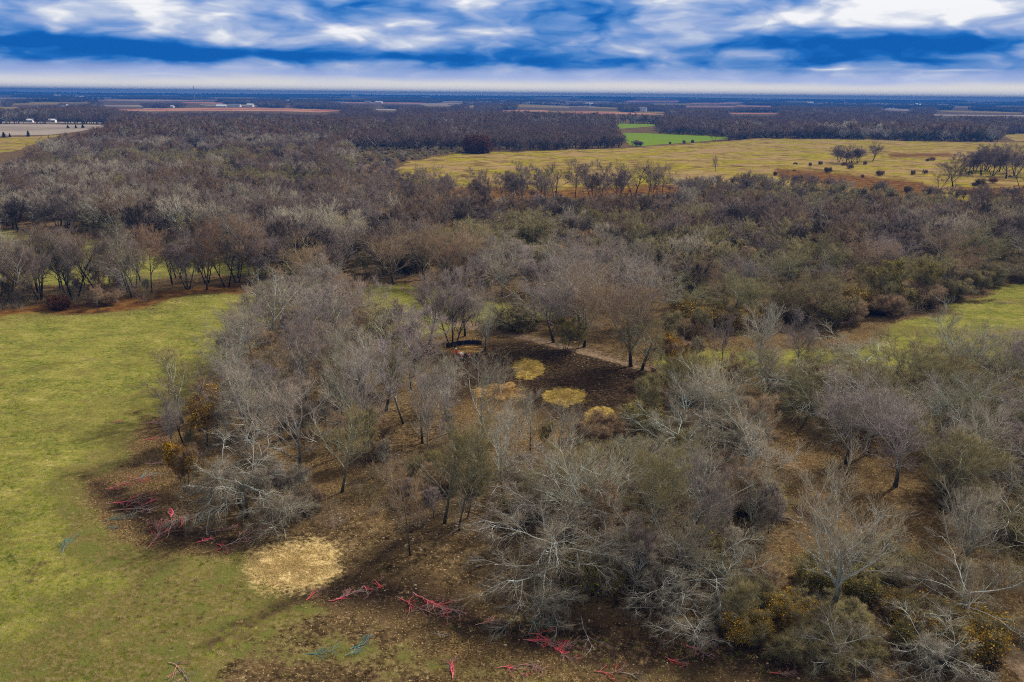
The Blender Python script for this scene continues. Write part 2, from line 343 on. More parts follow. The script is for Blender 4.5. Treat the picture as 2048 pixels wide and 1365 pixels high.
gm['strawg'] = np.maximum.reduce([strokem(wu, wv, [(a-30, b, 10), (a, b, 17), (a+30, b, 10)], 6) for a, b in ((1057, 742), (1131, 797), (1208, 838))]+[.62*strokem(wu, wv, [(950, 775, 16), (1040, 790, 18)], 14)])
gm['track'] = np.maximum.reduce([strokem(wu, wv, TRACK, 5), .40*strokem(wu, wv, TRACK2, 14), strokem(wu, wv, TRACK3, 8), .45*strokem(wu, wv, [(1080, 690, 14), (1200, 712, 18), (1320, 740, 14)], 12)])
gm['thatch'] = np.maximum.reduce([.8*polym(wu, wv, [(300, 1100), (520, 1090), (700, 1180), (1000, 1270), (1150, 1365), (1200, 1700), (-200, 1700), (-100, 1330), (100, 1240)], 60),
    .95*strokem(wu, wv, [(270, 890, 30), (170, 980, 40), (170, 1080, 50), (300, 1160, 50)], 60), .4*strokem(wu, wv, [(-100, 1250, 60), (300, 1200, 60)], 60)])

def newmat(name):
    mt = bpy.data.materials.new(name); mt.use_nodes = True; t = mt.node_tree
    b = t.nodes['Principled BSDF']; b.inputs['Roughness'].default_value = .9; b.inputs['Specular IOR Level'].default_value = .15
    return mt, t, b
def plain(name, c, rough=.8, var=.25, scale=3.0, spec=.2, metal=0):
    mt, t, b = newmat(name); b.inputs['Roughness'].default_value = rough; b.inputs['Specular IOR Level'].default_value = spec; b.inputs['Metallic'].default_value = metal
    co = N(t, 'ShaderNodeTexCoord'); n = NOISE(t, co.outputs['Object'], scale, 4, .6)
    t.links.new(MIX(t, n, tuple(k*(1-var) for k in c), tuple(min(1, k*(1+var)) for k in c)), b.inputs[0])
    return mt
def ground_material():
    mt, t, b = newmat('land'); b.inputs['Roughness'].default_value = 1; b.inputs['Specular IOR Level'].default_value = .0
    g = N(t, 'ShaderNodeNewGeometry'); P = g.outputs['Position']
    def at(k):
        a = N(t, 'ShaderNodeAttribute', attribute_name=k); return a.outputs['Fac']
    nB = NOISE(t, P, .035, 5, .6); nM = NOISE(t, P, .35, 6, .65); nF = NOISE(t, P, 2.2, 6, .7); nVF = NOISE(t, P, 7.0, 3, .7)
    nL = NOISE(t, P, .008, 4, .6)
    jit = M(t, 'ADD', M(t, 'MULTIPLY', M(t, 'SUBTRACT', nM, .5), .9), M(t, 'MULTIPLY', M(t, 'SUBTRACT', nF, .5), 1.1))
    def msk(k, amp=1.0, w=.16):
        return SS(t, M(t, 'ADD', at(k), M(t, 'MULTIPLY', jit, amp)), .5-w, .5+w)
    # leaf litter
    lit = RAMP(t, M(t, 'ADD', M(t, 'MULTIPLY', nF, .6), M(t, 'MULTIPLY', nM, .4)), [(.36, (.012, .008, .004)), (.45, (.055, .036, .017)), (.54, (.125, .082, .038)), (.65, (.28, .20, .10))])
    lit = MIX(t, SS(t, nB, .45, .62), lit, RAMP(t, nVF, [(.37, (.026, .016, .007)), (.5, (.105, .067, .027)), (.64, (.26, .17, .075))]))
    sp = SS(t, NOISE(t, P, 5.5, 2, .5), .62, .68); lit = MIX(t, M(t, 'MULTIPLY', sp, .75), lit, (.42, .30, .16))
    # meadow
    sxy = N(t, 'ShaderNodeMapping'); sxy.inputs['Scale'].default_value = (.8, 1.15, 1); sxy.inputs['Rotation'].default_value = (0, 0, .25); t.links.new(P, sxy.inputs[0])
    nS = M(t, 'ADD', M(t, 'MULTIPLY', NOISE(t, sxy.outputs[0], .20, 9, .72, .3), .6), M(t, 'MULTIPLY', NOISE(t, P, 1.3, 6, .7), .4))
    gr = RAMP(t, nS, [(.36, (.038, .052, .007)), (.44, (.088, .108, .012)), (.50, (.150, .160, .020)), (.56, (.22, .205, .040)), (.63, (.35, .30, .10))])
    gr = MIX(t, M(t, 'MULTIPLY', SS(t, nF, .40, .60), .5), gr, (.27, .235, .085))
    gr = MIX(t, M(t, 'MULTIPLY', SS(t, nM, .52, .62), .45), gr, (.15, .115, .035))
    gr = MIX(t, SS(t, nVF, .60, .68), gr, (.055, .055, .012))
    clod = SS(t, NOISE(t, P, 1.1, 3, .6), .66, .70); gr = MIX(t, M(t, 'MULTIPLY', clod, .6), gr, (.045, .035, .015))
    th = RAMP(t, nF, [(.3, (.05, .033, .014)), (.5, (.13, .10, .035)), (.7, (.24, .19, .08))])
    gr = MIX(t, M(t, 'MULTIPLY', SS(t, nB, .5, .66), .6), gr, MIX(t, nF, (.07, .055, .018), (.21, .16, .06)))
    gr = MIX(t, M(t, 'MULTIPLY', msk('thatch', 2.0, .35), .9), gr, MIX(t, SS(t, nM, .5, .6), th, (.12, .125, .03)))
    c = MIX(t, msk('grass', .9), lit, gr)
    go = RAMP(t, NOISE(t, P, .07, 7, .72), [(.34, (.075, .052, .018)), (.44, (.18, .125, .034)), (.52, (.29, .195, .072)), (.60, (.34, .25, .11)), (.70, (.24, .19, .03))])
    go = MIX(t, SS(t, nB, .44, .58), go, RAMP(t, NOISE(t, P, .15, 6, .7), [(.35, (.11, .085, .012)), (.5, (.23, .19, .016)), (.65, (.36, .28, .03))]))
    go = MIX(t, M(t, 'MULTIPLY', SS(t, NOISE(t, P, .02, 5, .65), .5, .62), .7), go, (.29, .19, .095))
    c = MIX(t, msk('gold', .5), c, go)
    ru = RAMP(t, NOISE(t, P, .3, 6, .7), [(.35, (.045, .022, .008)), (.5, (.13, .060, .018)), (.65, (.21, .12, .035))])
    c = MIX(t, msk('rust', 1.0, .2), c, ru)
    c = MIX(t, msk('green', .0), c, MIX(t, nB, (.10, .19, .012), (.17, .22, .02)))
    c = MIX(t, msk('pale', .0), c, MIX(t, SS(t, nL, .4, .6), (.23, .185, .15), (.31, .26, .21)))
    c = MIX(t, msk('red', .0), c, MIX(t, SS(t, nL, .4, .6), (.30, .12, .065), (.46, .25, .14)))
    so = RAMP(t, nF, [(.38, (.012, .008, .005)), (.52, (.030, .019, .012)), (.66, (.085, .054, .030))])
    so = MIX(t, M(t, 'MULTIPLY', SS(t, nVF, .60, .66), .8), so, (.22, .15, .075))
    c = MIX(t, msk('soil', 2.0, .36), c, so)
    stx = RAMP(t, M(t, 'ADD', M(t, 'MULTIPLY', nF, .5), M(t, 'MULTIPLY', nVF, .5)), [(.36, (.16, .10, .035)), (.46, (.40, .28, .11)), (.60, (.58, .44, .21))]); c = MIX(t, msk('straw', 1.4, .3), c, stx)
    stg = RAMP(t, nF, [(.34, (.11, .07, .014)), (.46, (.28, .19, .038)), (.60, (.42, .30, .09))]); c = MIX(t, msk('strawg', 1.2, .25), c, stg)
    tr = RAMP(t, nF, [(.3, (.10, .065, .038)), (.55, (.22, .155, .10)), (.75, (.36, .27, .19))])
    c = MIX(t, msk('track', .8, .22), c, tr)
    t.links.new(c, b.inputs[0])
    bp = N(t, 'ShaderNodeBump'); bp.inputs['Strength'].default_value = .9; bp.inputs['Distance'].default_value = .35
    t.links.new(M(t, 'ADD', M(t, 'MULTIPLY', nM, .6), M(t, 'MULTIPLY', nF, .7)), bp.inputs['Height']); t.links.new(bp.outputs[0], b.inputs['Normal'])
    return mt
LAND = ground_material()
nA, nR = GX.shape
VZ = hgt(GX, GY)
VZ = np.where(R2 > 13700, -2, VZ)
Vg = np.stack([GX, GY, VZ], -1).reshape(-1, 3)
ii = np.arange(nA*nR).reshape(nA, nR); jj = np.roll(ii, -1, axis=0)
Qg = np.stack([ii[:, :-1], ii[:, 1:], jj[:, 1:], jj[:, :-1]], -1).reshape(-1, 4)[:, ::-1]
fl = {k: v.reshape(-1) for k, v in gm.items()}
uq, vq = wu.reshape(-1), wv.reshape(-1)
def fmean(a): return a[Qg].mean(1)
cls = np.zeros(len(Qg), int)
names = ['ground']
def setcls(nm, mask):
    names.append(nm); cls[mask] = len(names)-1
for nm, p in (('meadow', MEADOW_L), ('meadow', MEADOW_L2), ('meadow', MEADOW_R), ('clearing', CLEARING), ('field', GOLD), ('field', GREENF), ('field', YELL), ('field', PALE), ('field', RED1), ('field', RED2)):
    mk = sdist(uq, vq, p) > 0; setcls(nm, mk[Qg].sum(1) >= 3)
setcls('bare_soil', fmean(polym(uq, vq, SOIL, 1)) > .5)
setcls('path', fmean(strokem(uq, vq, TRACK, 1)) > .5)
setcls('path', fmean(strokem(uq, vq, TRACK3, 1)) > .5)
for c in range(len(names)):
    q = Qg[cls == c]
    if not len(q): continue
    used, inv = np.unique(q.ravel(), return_inverse=True)
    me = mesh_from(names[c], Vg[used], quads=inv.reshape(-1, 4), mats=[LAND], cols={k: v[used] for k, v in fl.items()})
    o = bpy.data.objects.new(names[c], me); COL.objects.link(o); o['kind'] = 'structure'

# ------------------------------------------------------------------ haze
def build_haze():
    mb = MB(); mb.box((0, 0, 37), (28400, 28400, 80))
    mt = bpy.data.materials.new('haze'); mt.use_nodes = True; t = mt.node_tree; t.nodes.clear()
    v = N(t, 'ShaderNodeVolumePrincipled'); v.inputs['Color'].default_value = (.022, .15, .50, 1); v.inputs['Density'].default_value = 2.5e-4
    v.inputs['Anisotropy'].default_value = 0
    o = N(t, 'ShaderNodeOutputMaterial'); t.links.new(v.outputs[0], o.inputs['Volume'])
    h = mb.build('haze', mt); h['kind'] = 'stuff'
build_haze()

# ------------------------------------------------------------------ tree growth
UP = np.array([0, 0, 1.])
def kids(rng, P, Rd, c, t0, t1, ang, av, lr, fall, K, trop, wobble, rr=.6, tip=.25, rmin=.004, lmin=0, away=0.0):
    n, Kp, _ = P.shape
    idx = np.repeat(np.arange(n), c); k = np.tile(np.arange(c), n)
    t = t0+(t1-t0)*(k+rng.random(n*c))/c
    f = np.clip(t*(Kp-1), 0, Kp-1.001); i = f.astype(int); fr = (f-i)[:, None]
    pos = P[idx, i]*(1-fr)+P[idx, i+1]*fr; T = P[idx, i+1]-P[idx, i]; T /= np.linalg.norm(T, axis=1, keepdims=True)+1e-9
    rp = Rd[idx, i]*(1-fr[:, 0])+Rd[idx, i+1]*fr[:, 0]
    L = np.linalg.norm(np.diff(P, axis=1), axis=2).sum(1)[idx]*lr*(1-fall*t)*(.65+.7*rng.random(n*c)) + lmin
    ref = np.where(np.abs(T[:, 2:3]) > .9, np.array([1., 0, 0]), UP)
    B = np.cross(T, ref); B /= np.linalg.norm(B, axis=1, keepdims=True)+1e-9; Nn = np.cross(B, T)
    a = k*2.4+rng.random(n)[idx]*6.28+rng.normal(size=n*c)*.5
    th = np.radians(ang+av*rng.normal(size=n*c))
    d = T*np.cos(th)[:, None]+(Nn*np.cos(a)[:, None]+B*np.sin(a)[:, None])*np.sin(th)[:, None]
    if away:
        o = pos.copy(); o[:, 2] = 0; o /= np.linalg.norm(o, axis=1, keepdims=True)+.5; d += o*away
    Q = np.empty((n*c, K, 3)); Q[:, 0] = pos
    for s in range(1, K):
        d = d+UP*(trop/(K-1))+rng.normal(size=d.shape)*wobble
        d /= np.linalg.norm(d, axis=1, keepdims=True)+1e-9
        Q[:, s] = Q[:, s-1]+d*(L/(K-1))[:, None]
    r0 = np.maximum(rp*rr*(.7+.5*rng.random(n*c)), rmin)
    Rq = r0[:, None]*np.linspace(1, tip, K)[None]
    return Q, np.maximum(Rq, rmin*.6)
def stems(rng, n, H, r, lean, K=8, spread=.25, wob=.05, trop=.3):
    P = np.zeros((n, K, 3)); a = rng.random()*6.28+np.arange(n)*6.28/max(n, 1)+rng.normal(size=n)*.3
    P[:, 0] = np.stack([np.cos(a), np.sin(a), 0*a], 1)*(spread if n > 1 else 0)
    d = np.stack([np.cos(a)*lean, np.sin(a)*lean, np.ones(n)], 1)*1.0
    d[:, :2] += rng.normal(size=(n, 2))*.06; d /= np.linalg.norm(d, axis=1, keepdims=True)
    L = H*(.85+.25*rng.random(n))
    P[:, 0, 2] = -.35
    for s in range(1, K):
        d = d+UP*trop/K+rng.normal(size=(n, 3))*wob; d /= np.linalg.norm(d, axis=1, keepdims=True)
        P[:, s] = P[:, s-1]+d*(L/(K-1))[:, None]
    tp = np.linspace(1, .35, K); tp[0] = 1.35
    return P, r*(.8+.35*rng.random(n))[:, None]*tp[None]
# form: (stems, stem height share, lean, limbs, limb angle, limb length, limb trop, branch angle, branch trop, twig trop, wobble, counts)
FORMS = {
 'vase':   dict(n=1, hs=.42, lean=.06, nl=9, la=38, ll=1.25, lt=.55, ba=38, bt=.35, tt=.3, wob=.10, c=(7, 6, 4, 3), r=.21),
 'tall':   dict(n=1, hs=.70, lean=.08, nl=13, la=46, ll=.55, lt=.5, ba=40, bt=.4, tt=.4, wob=.10, c=(6, 6, 4, 3), r=.16),
 'spread': dict(n=1, hs=.36, lean=.12, nl=10, la=58, ll=1.35, lt=.05, ba=45, bt=-.1, tt=-.15, wob=.17, c=(7, 6, 5, 4), r=.24),
 'multi':  dict(n=3, hs=.60, lean=.30, nl=7, la=36, ll=.62, lt=.4, ba=38, bt=.3, tt=.3, wob=.10, c=(6, 6, 5, 4), r=.14),
 'droop':  dict(n=2, hs=.42, lean=.30, nl=9, la=62, ll=1.1, lt=-.35, ba=46, bt=-.45, tt=-.3, wob=.20, c=(7, 6, 5, 4), r=.20),
 'sparse': dict(n=1, hs=.75, lean=.10, nl=9, la=44, ll=.42, lt=.4, ba=42, bt=.3, tt=.3, wob=.13, c=(6, 5, 4, 3), r=.12),
 'shrub':  dict(n=9, hs=.55, lean=.75, nl=5, la=40, ll=.75, lt=.2, ba=42, bt=.0, tt=.0, wob=.16, c=(6, 5, 5, 3), r=.06),
}
FORMS['thin'] = dict(FORMS['tall'], c=(5, 5, 4, 3), nl=11, hs=.72, ll=.50, la=40, lean=.12, r=.15)
FORMS['open'] = dict(FORMS['vase'], c=(5, 5, 4, 4), nl=8, hs=.5, ll=.95, la=32, r=.17)
FORMS['row'] = dict(FORMS['multi'], c=(5, 4, 3, 2), hs=.66, n=2, nl=8, ll=.5)
def make_tree_mb(seed, form, H=14., lod=0, leaf=0, leafsize=.09):
    """returns (wood builder: trunk and limbs, crown builder: branches and twigs, leaf builder)"""
    F = FORMS[form]; rng = np.random.default_rng(seed); A = MB(); C = MB(); Lf = MB()
    k = (1., 1.9, 3.6)[lod]
    P0, R0 = stems(rng, F['n'], H*F['hs'], F['r']*H/14*(1, 1.25, 1.8)[lod], F['lean'])
    c = F['c']
    P1, R1 = kids(rng, P0, R0, F['nl'], .32 if F['n'] == 1 else .25, 1.0, F['la'], 11, F['ll'], .30, 7, F['lt'], F['wob']*.8, .62, .28, .02*k)
    z0 = lambda P: np.clip(P[..., 2]/(H*.55), 0, 1)
    A.tubes(P0, R0, (8, 6, 5)[lod], 0, z0(P0)*.75); A.tubes(P1, R1, (6, 5, 3)[lod], 0, np.clip(z0(P1)*.8+.25, 0, 1))
    if lod == 2:
        P2, R2_ = kids(rng, P1, R1, 5, .2, 1, F['ba'], 13, .42, .35, 3, F['bt'], F['wob'], .6, .4, .05)
        C.spikes(P2[:, 0], P2[:, 2], .07, 0, .7)
        P3, R3 = kids(rng, P2, R2_, 9, .1, 1, 32, 15, .72, .3, 2, F['tt'], F['wob'], .6, .4, .05, lmin=.5)
        C.spikes(P3[:, 0], P3[:, 1], .075, 1, 0)
        return A, C, Lf
    P2, R2_ = kids(rng, P1, R1, c[0], .18, 1.0, F['ba'], 12, .48, .35, 6 if lod == 0 else 4, F['bt'], F['wob'], .62, .32, .020*k)
    C.tubes(P2, R2_, 4 if lod == 0 else 3, 0, .85)
    P3, R3 = kids(rng, P2, R2_, c[1], .15, 1.0, 32, 12, .58, .35, 4 if lod == 0 else 3, F['tt'], F['wob']*1.1, .62, .35, .013*k)
    C.tubes(P3, R3, 3, 0, 1.0)
    if lod == 1:
        P4, R4 = kids(rng, P3, R3, 6, .1, 1.0, 27, 12, .95, .3, 2, F['tt'], .12, .6, .4, .008*k, lmin=.35)
        C.spikes(P4[:, 0], P4[:, 1], .030, 1, 0)
        last = P4
    else:
        P4, R4 = kids(rng, P3, R3, c[2], .12, 1.0, 26, 12, .68, .3, 3, F['tt'], F['wob'], .62, .4, .0085, lmin=.12)
        C.tubes(P4, R4, 3, 1, .5)
        P5, R5 = kids(rng, P4, R4, c[3], .15, 1.0, 22, 11, .95, .2, 2, F['tt'], .1, .7, .4, .007, lmin=.16)
        C.spikes(P5[:, 0], P5[:, 1], .0085, 1, 0)
        last = P5
    if leaf:
        w = last[:, 1]; 
        # leaves hang in patches, not everywhere
        cen = w[rng.integers(0, len(w), 14)]
        d = np.min(np.linalg.norm(w[:, None]-cen[None], axis=2)/(.5+1.4*rng.random(14))[None], axis=1)
        w = w[d < 1] if leaf < 1 else w
        w = w[rng.random(len(w)) < min(1, abs(leaf))]
        if len(w): Lf.leaves(w+rng.normal(size=w.shape)*.06, leafsize, rng, 0)
    return A, C, Lf

def bark_mat(name, dark, pale):
    mt, t, b = newmat(name); a = N(t, 'ShaderNodeAttribute', attribute_name='tone'); oi = N(t, 'ShaderNodeObjectInfo')
    co = N(t, 'ShaderNodeTexCoord'); n = NOISE(t, co.outputs['Object'], 1.6, 4, .65)
    f = M(t, 'ADD', a.outputs['Fac'], M(t, 'MULTIPLY', M(t, 'SUBTRACT', n, .5), .9), clamp=True)
    c = MIX(t, f, dark, pale)
    v = M(t, 'ADD', .75, M(t, 'MULTIPLY', oi.outputs['Random'], .5))
    vm = N(t, 'ShaderNodeVectorMath', operation='SCALE'); t.links.new(c, vm.inputs[0]); t.links.new(v, vm.inputs['Scale'])
    t.links.new(MIX(t, 1.0, vm.outputs[0], oi.outputs['Color'], 'MULTIPLY'), b.inputs[0])
    return mt
def twig_mat(name, c1, c2):
    mt, t, b = newmat(name); oi = N(t, 'ShaderNodeObjectInfo'); co = N(t, 'ShaderNodeTexCoord'); n = NOISE(t, co.outputs['Object'], .45, 3, .6)
    f = M(t, 'ADD', M(t, 'MULTIPLY', oi.outputs['Random'], .7), M(t, 'MULTIPLY', n, .5), clamp=True)
    t.links.new(MIX(t, 1.0, MIX(t, f, c1, c2), oi.outputs['Color'], 'MULTIPLY'), b.inputs[0])
    return mt
def leaf_mat(name, stops):
    mt, t, b = newmat(name); a = N(t, 'ShaderNodeAttribute', attribute_name='tone')
    t.links.new(RAMP(t, a.outputs['Fac'], stops), b.inputs[0]); return mt
BARK = {'silver': bark_mat('pale bark', (.022, .024, .015), (.50, .52, .47)), 'purple': bark_mat('grey bark', (.018, .016, .011), (.33, .31, .27)),
        'olive': bark_mat('mossy bark', (.022, .022, .010), (.36, .36, .27)), 'brown': bark_mat('brown bark', (.024, .017, .010), (.33, .29, .23)),
        'white': bark_mat('white bark', (.18, .17, .14), (.62, .60, .53)), 'dark': bark_mat('dark bark', (.010, .009, .007), (.10, .09, .075))}
TWIG = {'silver': twig_mat('tan twigs', (.19, .155, .10), (.29, .25, .19)), 'purple': twig_mat('purple brown twigs', (.165, .125, .108), (.26, .215, .20)),
        'olive': twig_mat('olive twigs', (.14, .112, .042), (.21, .175, .08)), 'brown': twig_mat('brown twigs', (.18, .112, .058), (.26, .175, .105)),
        'white': twig_mat('cream twigs', (.42, .38, .29), (.5, .46, .38)), 'dark': twig_mat('dark twigs', (.10, .075, .06), (.15, .12, .10)),
        'rust': twig_mat('rust twigs', (.17, .06, .025), (.22, .09, .04))}
BARK['rust'] = BARK['brown']
LEAFG = leaf_mat('golden leaves', [(0, (.20, .095, .008)), (.5, (.36, .20, .010)), (1, (.50, .33, .03))])
LEAFY = leaf_mat('yellow leaves', [(0, (.13, .10, .010)), (.5, (.27, .21, .012)), (1, (.42, .36, .03))])
LEAFR = leaf_mat('rust leaves', [(0, (.05, .018, .008)), (.5, (.11, .042, .018)), (1, (.16, .075, .03))])
LEAFO = leaf_mat('olive leaves', [(0, (.10, .085, .012)), (.5, (.17, .14, .02)), (1, (.26, .20, .025))])
CEDAR = leaf_mat('cedar foliage', [(0, (.008, .016, .006)), (.5, (.018, .032, .012)), (1, (.035, .05, .02))])

VAR = {}
def variant(key, seed, form, look, H=14., leaf=0, lm=None, leafsize=.09):
    A, C, Lf = make_tree_mb(seed, form, H, 0, leaf, leafsize)
    VAR[key] = (A.mesh('trunk', [BARK[look]]), C.mesh('crown', [BARK[look], TWIG[look]]), Lf.mesh('leaves', [lm], smooth=False) if leaf and Lf.V else None, H)
for i in range(3): variant(f'purple{i}', 10+i, ('vase', 'tall', 'multi')[i], 'purple')
variant('purple3', 17, 'vase', 'purple')
for i in range(4): variant(f'silver{i}', 20+i, ('spread', 'vase', 'tall', 'droop')[i], 'silver')
for i in range(3): variant(f'olive{i}', 30+i, ('multi', 'spread', 'tall')[i], 'olive')
for i in range(3): variant(f'brown{i}', 40+i, ('tall', 'vase', 'sparse')[i], 'brown')
variant('dark0', 50, 'row', 'dark'); variant('dark1', 51, 'row', 'dark'); variant('dark2', 52, 'row', 'dark')
for i in range(3): variant(f'thin{i}', 90+i, ('thin', 'open', 'thin')[i], ('purple', 'silver', 'olive')[i])
variant('white0', 55, 'spread', 'white')
variant('golden0', 60, 'multi', 'brown', 8, .85, LEAFG, .13)
variant('golden1', 61, 'vase', 'brown', 8, .85, LEAFG, .13)
variant('yellow0', 62, 'multi', 'olive', 9, .28, LEAFY, .09)
for i in range(3): variant(f'shrub{i}', 70+i, 'shrub', ('olive', 'brown', 'purple')[i], 4.5)
variant('shrubgold', 75, 'shrub', 'olive', 3.5, .6, LEAFG, .06)
variant('shrubyellow', 76, 'shrub', 'olive', 3.5, .14, LEAFY, .07)
variant('shrubrust', 77, 'shrub', 'rust', 4.5, 1, LEAFR, .12)

def cedar_mb(seed, H=7., n=2600, size=.26):
    rng = np.random.default_rng(seed); A = MB(); C = MB()
    P, R = stems(rng, 1, H*.9, .16, .03); A.tubes(P, R, 6, 0, .3)
    z = rng.random(n)**.8; r = (1-z)**.7*H*.30*(.75+.3*np.sin(z*23+rng.random()*6))*np.sqrt(.35+.65*rng.random(n)); a = rng.random(n)*6.28
    r *= 1+.18*np.sin(a*3+z*9)
    C.leaves(np.stack([np.cos(a)*r, np.sin(a)*r, .25+z*H*.97], 1), size, rng, 0)
    return A, C
A, C = cedar_mb(5); VAR['cedar'] = (A.mesh('trunk', [BARK['dark']]), C.mesh('crown', [CEDAR], False), None, 7.)

ITEMS = []       # every single tree and shrub: (zone, key, x, y, height, tint)
def put(zone, key, x, y, h, rng, tint=(1, 1, 1), rz=None, wide=1.0):
    t, c, l, H = VAR[key]; s = h/H
    nm = 'shrub' if key.startswith('shrub') else 'tree'
    e = empty('evergreen_shrub' if key == 'cedar' else ('shrub' if nm == 'shrub' else 'bare_tree' if not key.startswith(('golden', 'yellow')) else 'autumn_tree'),
              (x, y, float(hgt(x, y))), rng.random()*6.28 if rz is None else rz, (s*wide, s*wide, s))
    for nme, me in (('stem' if nm == 'shrub' else 'trunk', t), ('crown', c), ('leaves', l)):
        if me is None: continue
        o = bpy.data.objects.new(nme, me); COL.objects.link(o); o.parent = e; o.color = (*tint, 1)
    ITEMS.append((zone, key, x, y, h, e)); return e
TAKEN = []
def far_enough(x, y, d):
    for (a, b) in TAKEN:
        if (a-x)**2+(b-y)**2 < d*d: return False
    return True
def zone_points(poly, space, rng, tries=6, keep=lambda u, v: True, limit=None):
    W = np.array([G(*p) for p in poly]); lo, hi = W.min(0), W.max(0); out = []
    n = int((hi-lo).prod()/(space*space)*tries)
    for _ in range(n):
        x, y = lo+(hi-lo)*rng.random(2); u, v = PJ(x, y, 0); u, v = float(u), float(v)
        if sdist(np.array([u]), np.array([v]), poly)[0] < 0 or not keep(u, v) or not far_enough(x, y, space*(.75+.5*rng.random())): continue
        TAKEN.append((x, y)); out.append((x, y, u, v))
        if limit and len(out) >= limit: break
    return out
def h_from_top(x, y, vt):
    lo, hi = .2, 60
    for _ in range(30):
        mid = (lo+hi)/2
        if PJ(x, y, mid)[1] > vt: lo = mid
        else: hi = mid
    return lo
rng = np.random.default_rng(77)
NAMED = {}
def hero(key, u, v, vt, label, wide=1.0, tint=(1, 1, 1), zone='named', group=None, rz=None):
    x, y = G(u, v); h = h_from_top(x, y, vt); TAKEN.append((x, y))
    e = put(zone, key, x, y, h, rng, tint, rz, wide); 
    if label: NAMED[e.name] = (label, group)
    return e
W_ = (1.0, 1.0, 1.0); D_ = (.7, .7, .7)
# --- the trees one can point to
hero('brown2', 820, 1110, 885, 'slender grey brown sapling with a straight thin trunk, foremost above the straw coloured patch', .9)
hero('olive2', 917, 1062, 850, 'mossy trunked bare tree right behind the slender foremost sapling')
hero('silver0', 1122, 1165, 880, 'large spreading pale tree with silver curved limbs reaching over the brown slope above pink branches', 1.25)
hero('silver3', 1082, 1228, 1095, 'small dead silver tree with drooping claw like branches in front of the large pale tree', 1.25)
hero('silver3', 1225, 1150, 945, 'pale tree whose long arching limb bends down beside the large spreading tree', 1.1)
hero('olive2', 1300, 1115, 862, 'tall mossy tree with a dark straight trunk between two pale drooping trees')
hero('silver3', 1345, 1225, 1075, 'low pale tree with star shaped limbs beside yellow leaved brush', 1.3)
hero('silver0', 1390, 1285, 1180, 'small pale tree drooping over dark soil at the foot of the yellow brush', 1.4)
hero('silver1', 1662, 1222, 925, 'wide vase shaped tree with silver limbs and purple tips standing above golden brush', 1.25)
hero('silver0', 1665, 1335, 1185, 'low pale tree with hanging twigs among golden leaves below the vase shaped tree', 1.3)
hero('silver0', 1915, 1255, 1010, 'leaning silver tree spreading long limbs beside the gravel track', 1.3)
hero('silver1', 1925, 1140, 965, 'cream limbed upright tree behind the leaning silver tree by the gravel track')
hero('silver3', 1868, 1335, 1180, 'low silver tree drooping beside the near end of the gravel track', 1.3)
hero('purple3', 1690, 930, 705, 'tall tree with two dark trunks and a brown haze crown beside the leaf covered track', 1.1)
hero('silver1', 1738, 910, 740, 'cream trunked tree just right of the tree with two dark trunks', .9)
hero('silver1', 1925, 985, 790, 'pale limbed tree amid olive scrub above the leaf covered track')
hero('silver0', 2010, 1010, 860, 'grey tree with curled limbs in olive scrub near the picture edge')
hero('silver1', 1505, 1065, 925, 'small grey tree with a thin leaning trunk at the dark edge of the track', .9)
hero('purple1', 1400, 1120, 890, 'brown crowned tree next to the dark edge of the track')
hero('silver3', 492, 1030, 775, 'gnarled silver tree with twisted limbs beside the golden leaved trees', 1.05)
hero('silver0', 572, 1055, 915, 'low silver tree with hanging twigs right of the gnarled silver tree', 1.2)
hero('dark0', 372, 888, 690, 'dark airy tree standing against the green meadow above golden leaves', .8)
hero('golden1', 412, 890, 765, 'golden leaved tree at the meadow corner, the upper of two', 1.0)
hero('golden0', 372, 985, 862, 'narrow golden leaved tree at the meadow corner, the lower of two', .75)
hero('thin0', 625, 842, 615, 'bare tree with a straight dark trunk in the open brown floor of the wood')
hero('silver1', 460, 800, 660, 'pale tree with a dark trunk at the wood edge facing the meadow', 1.1)
hero('thin0', 735, 920, 700, 'straight grey tree in the middle of the open brown floor')
hero('thin2', 683, 985, 760, 'thin mossy tree left of the middle of the open floor')
hero('thin0', 857, 945, 735, 'straight dark trunked tree left of the stony slope')
hero('thin2', 888, 1048, 800, 'thin mossy trunk beside the stony slope')
hero('thin2', 967, 955, 790, 'dark mossy trunk at the top of the stony slope')
hero('thin1', 1008, 1010, 800, 'grey forked tree right of the stony slope')
hero('thin1', 845, 890, 700, 'pale upright tree left of the dark soil clearing')
hero('thin1', 900, 868, 695, 'pale forked tree in front of the person in red', 1.0)
hero('thin1', 965, 880, 690, 'pale tree with widely forked limbs before the brown straw mat', 1.0)
hero('thin1', 1060, 905, 765, 'pale tree directly below the round straw mats')
hero('thin1', 1120, 930, 790, 'slim pale tree below the second straw mat')
hero('thin1', 702, 905, 690, 'pale Y shaped tree in the middle of the spur wood')
hero('silver1', 970, 705, 575, 'pale forked tree at the head of the dirt track', .9)
hero('purple2', 905, 697, 520, 'tall tree with several dark trunks beside the dirt track', 1.1)
hero('purple3', 858, 688, 512, 'purple crowned tree with a dark trunk left of the dirt track', 1.1)
hero('purple1', 930, 675, 500, 'tall purple brown tree on the far side of the dirt track', 1.2)
hero('dark1', 948, 655, 580, 'small dark tree on the edge of the little green clearing')
hero('dark1', 1012, 658, 585, 'small dark tree with a leaning trunk in the little green clearing')
hero('dark0', 1043, 660, 588, 'small dark tree in the little green clearing beside the leaning one')
hero('purple3', 1108, 690, 500, 'broad grey tree with a cluster of trunks beyond the dirt track', 1.35)
hero('brown1', 1168, 698, 528, 'warm brown tree standing by the yellow leaved brush', 1.15)
hero('brown1', 1262, 738, 545, 'round crowned tree with warm brown twigs above the dark soil', 1.25)
hero('olive1', 1283, 745, 570, 'forked tree sharing its round crown with the warm brown one above the dark soil', 1.1)
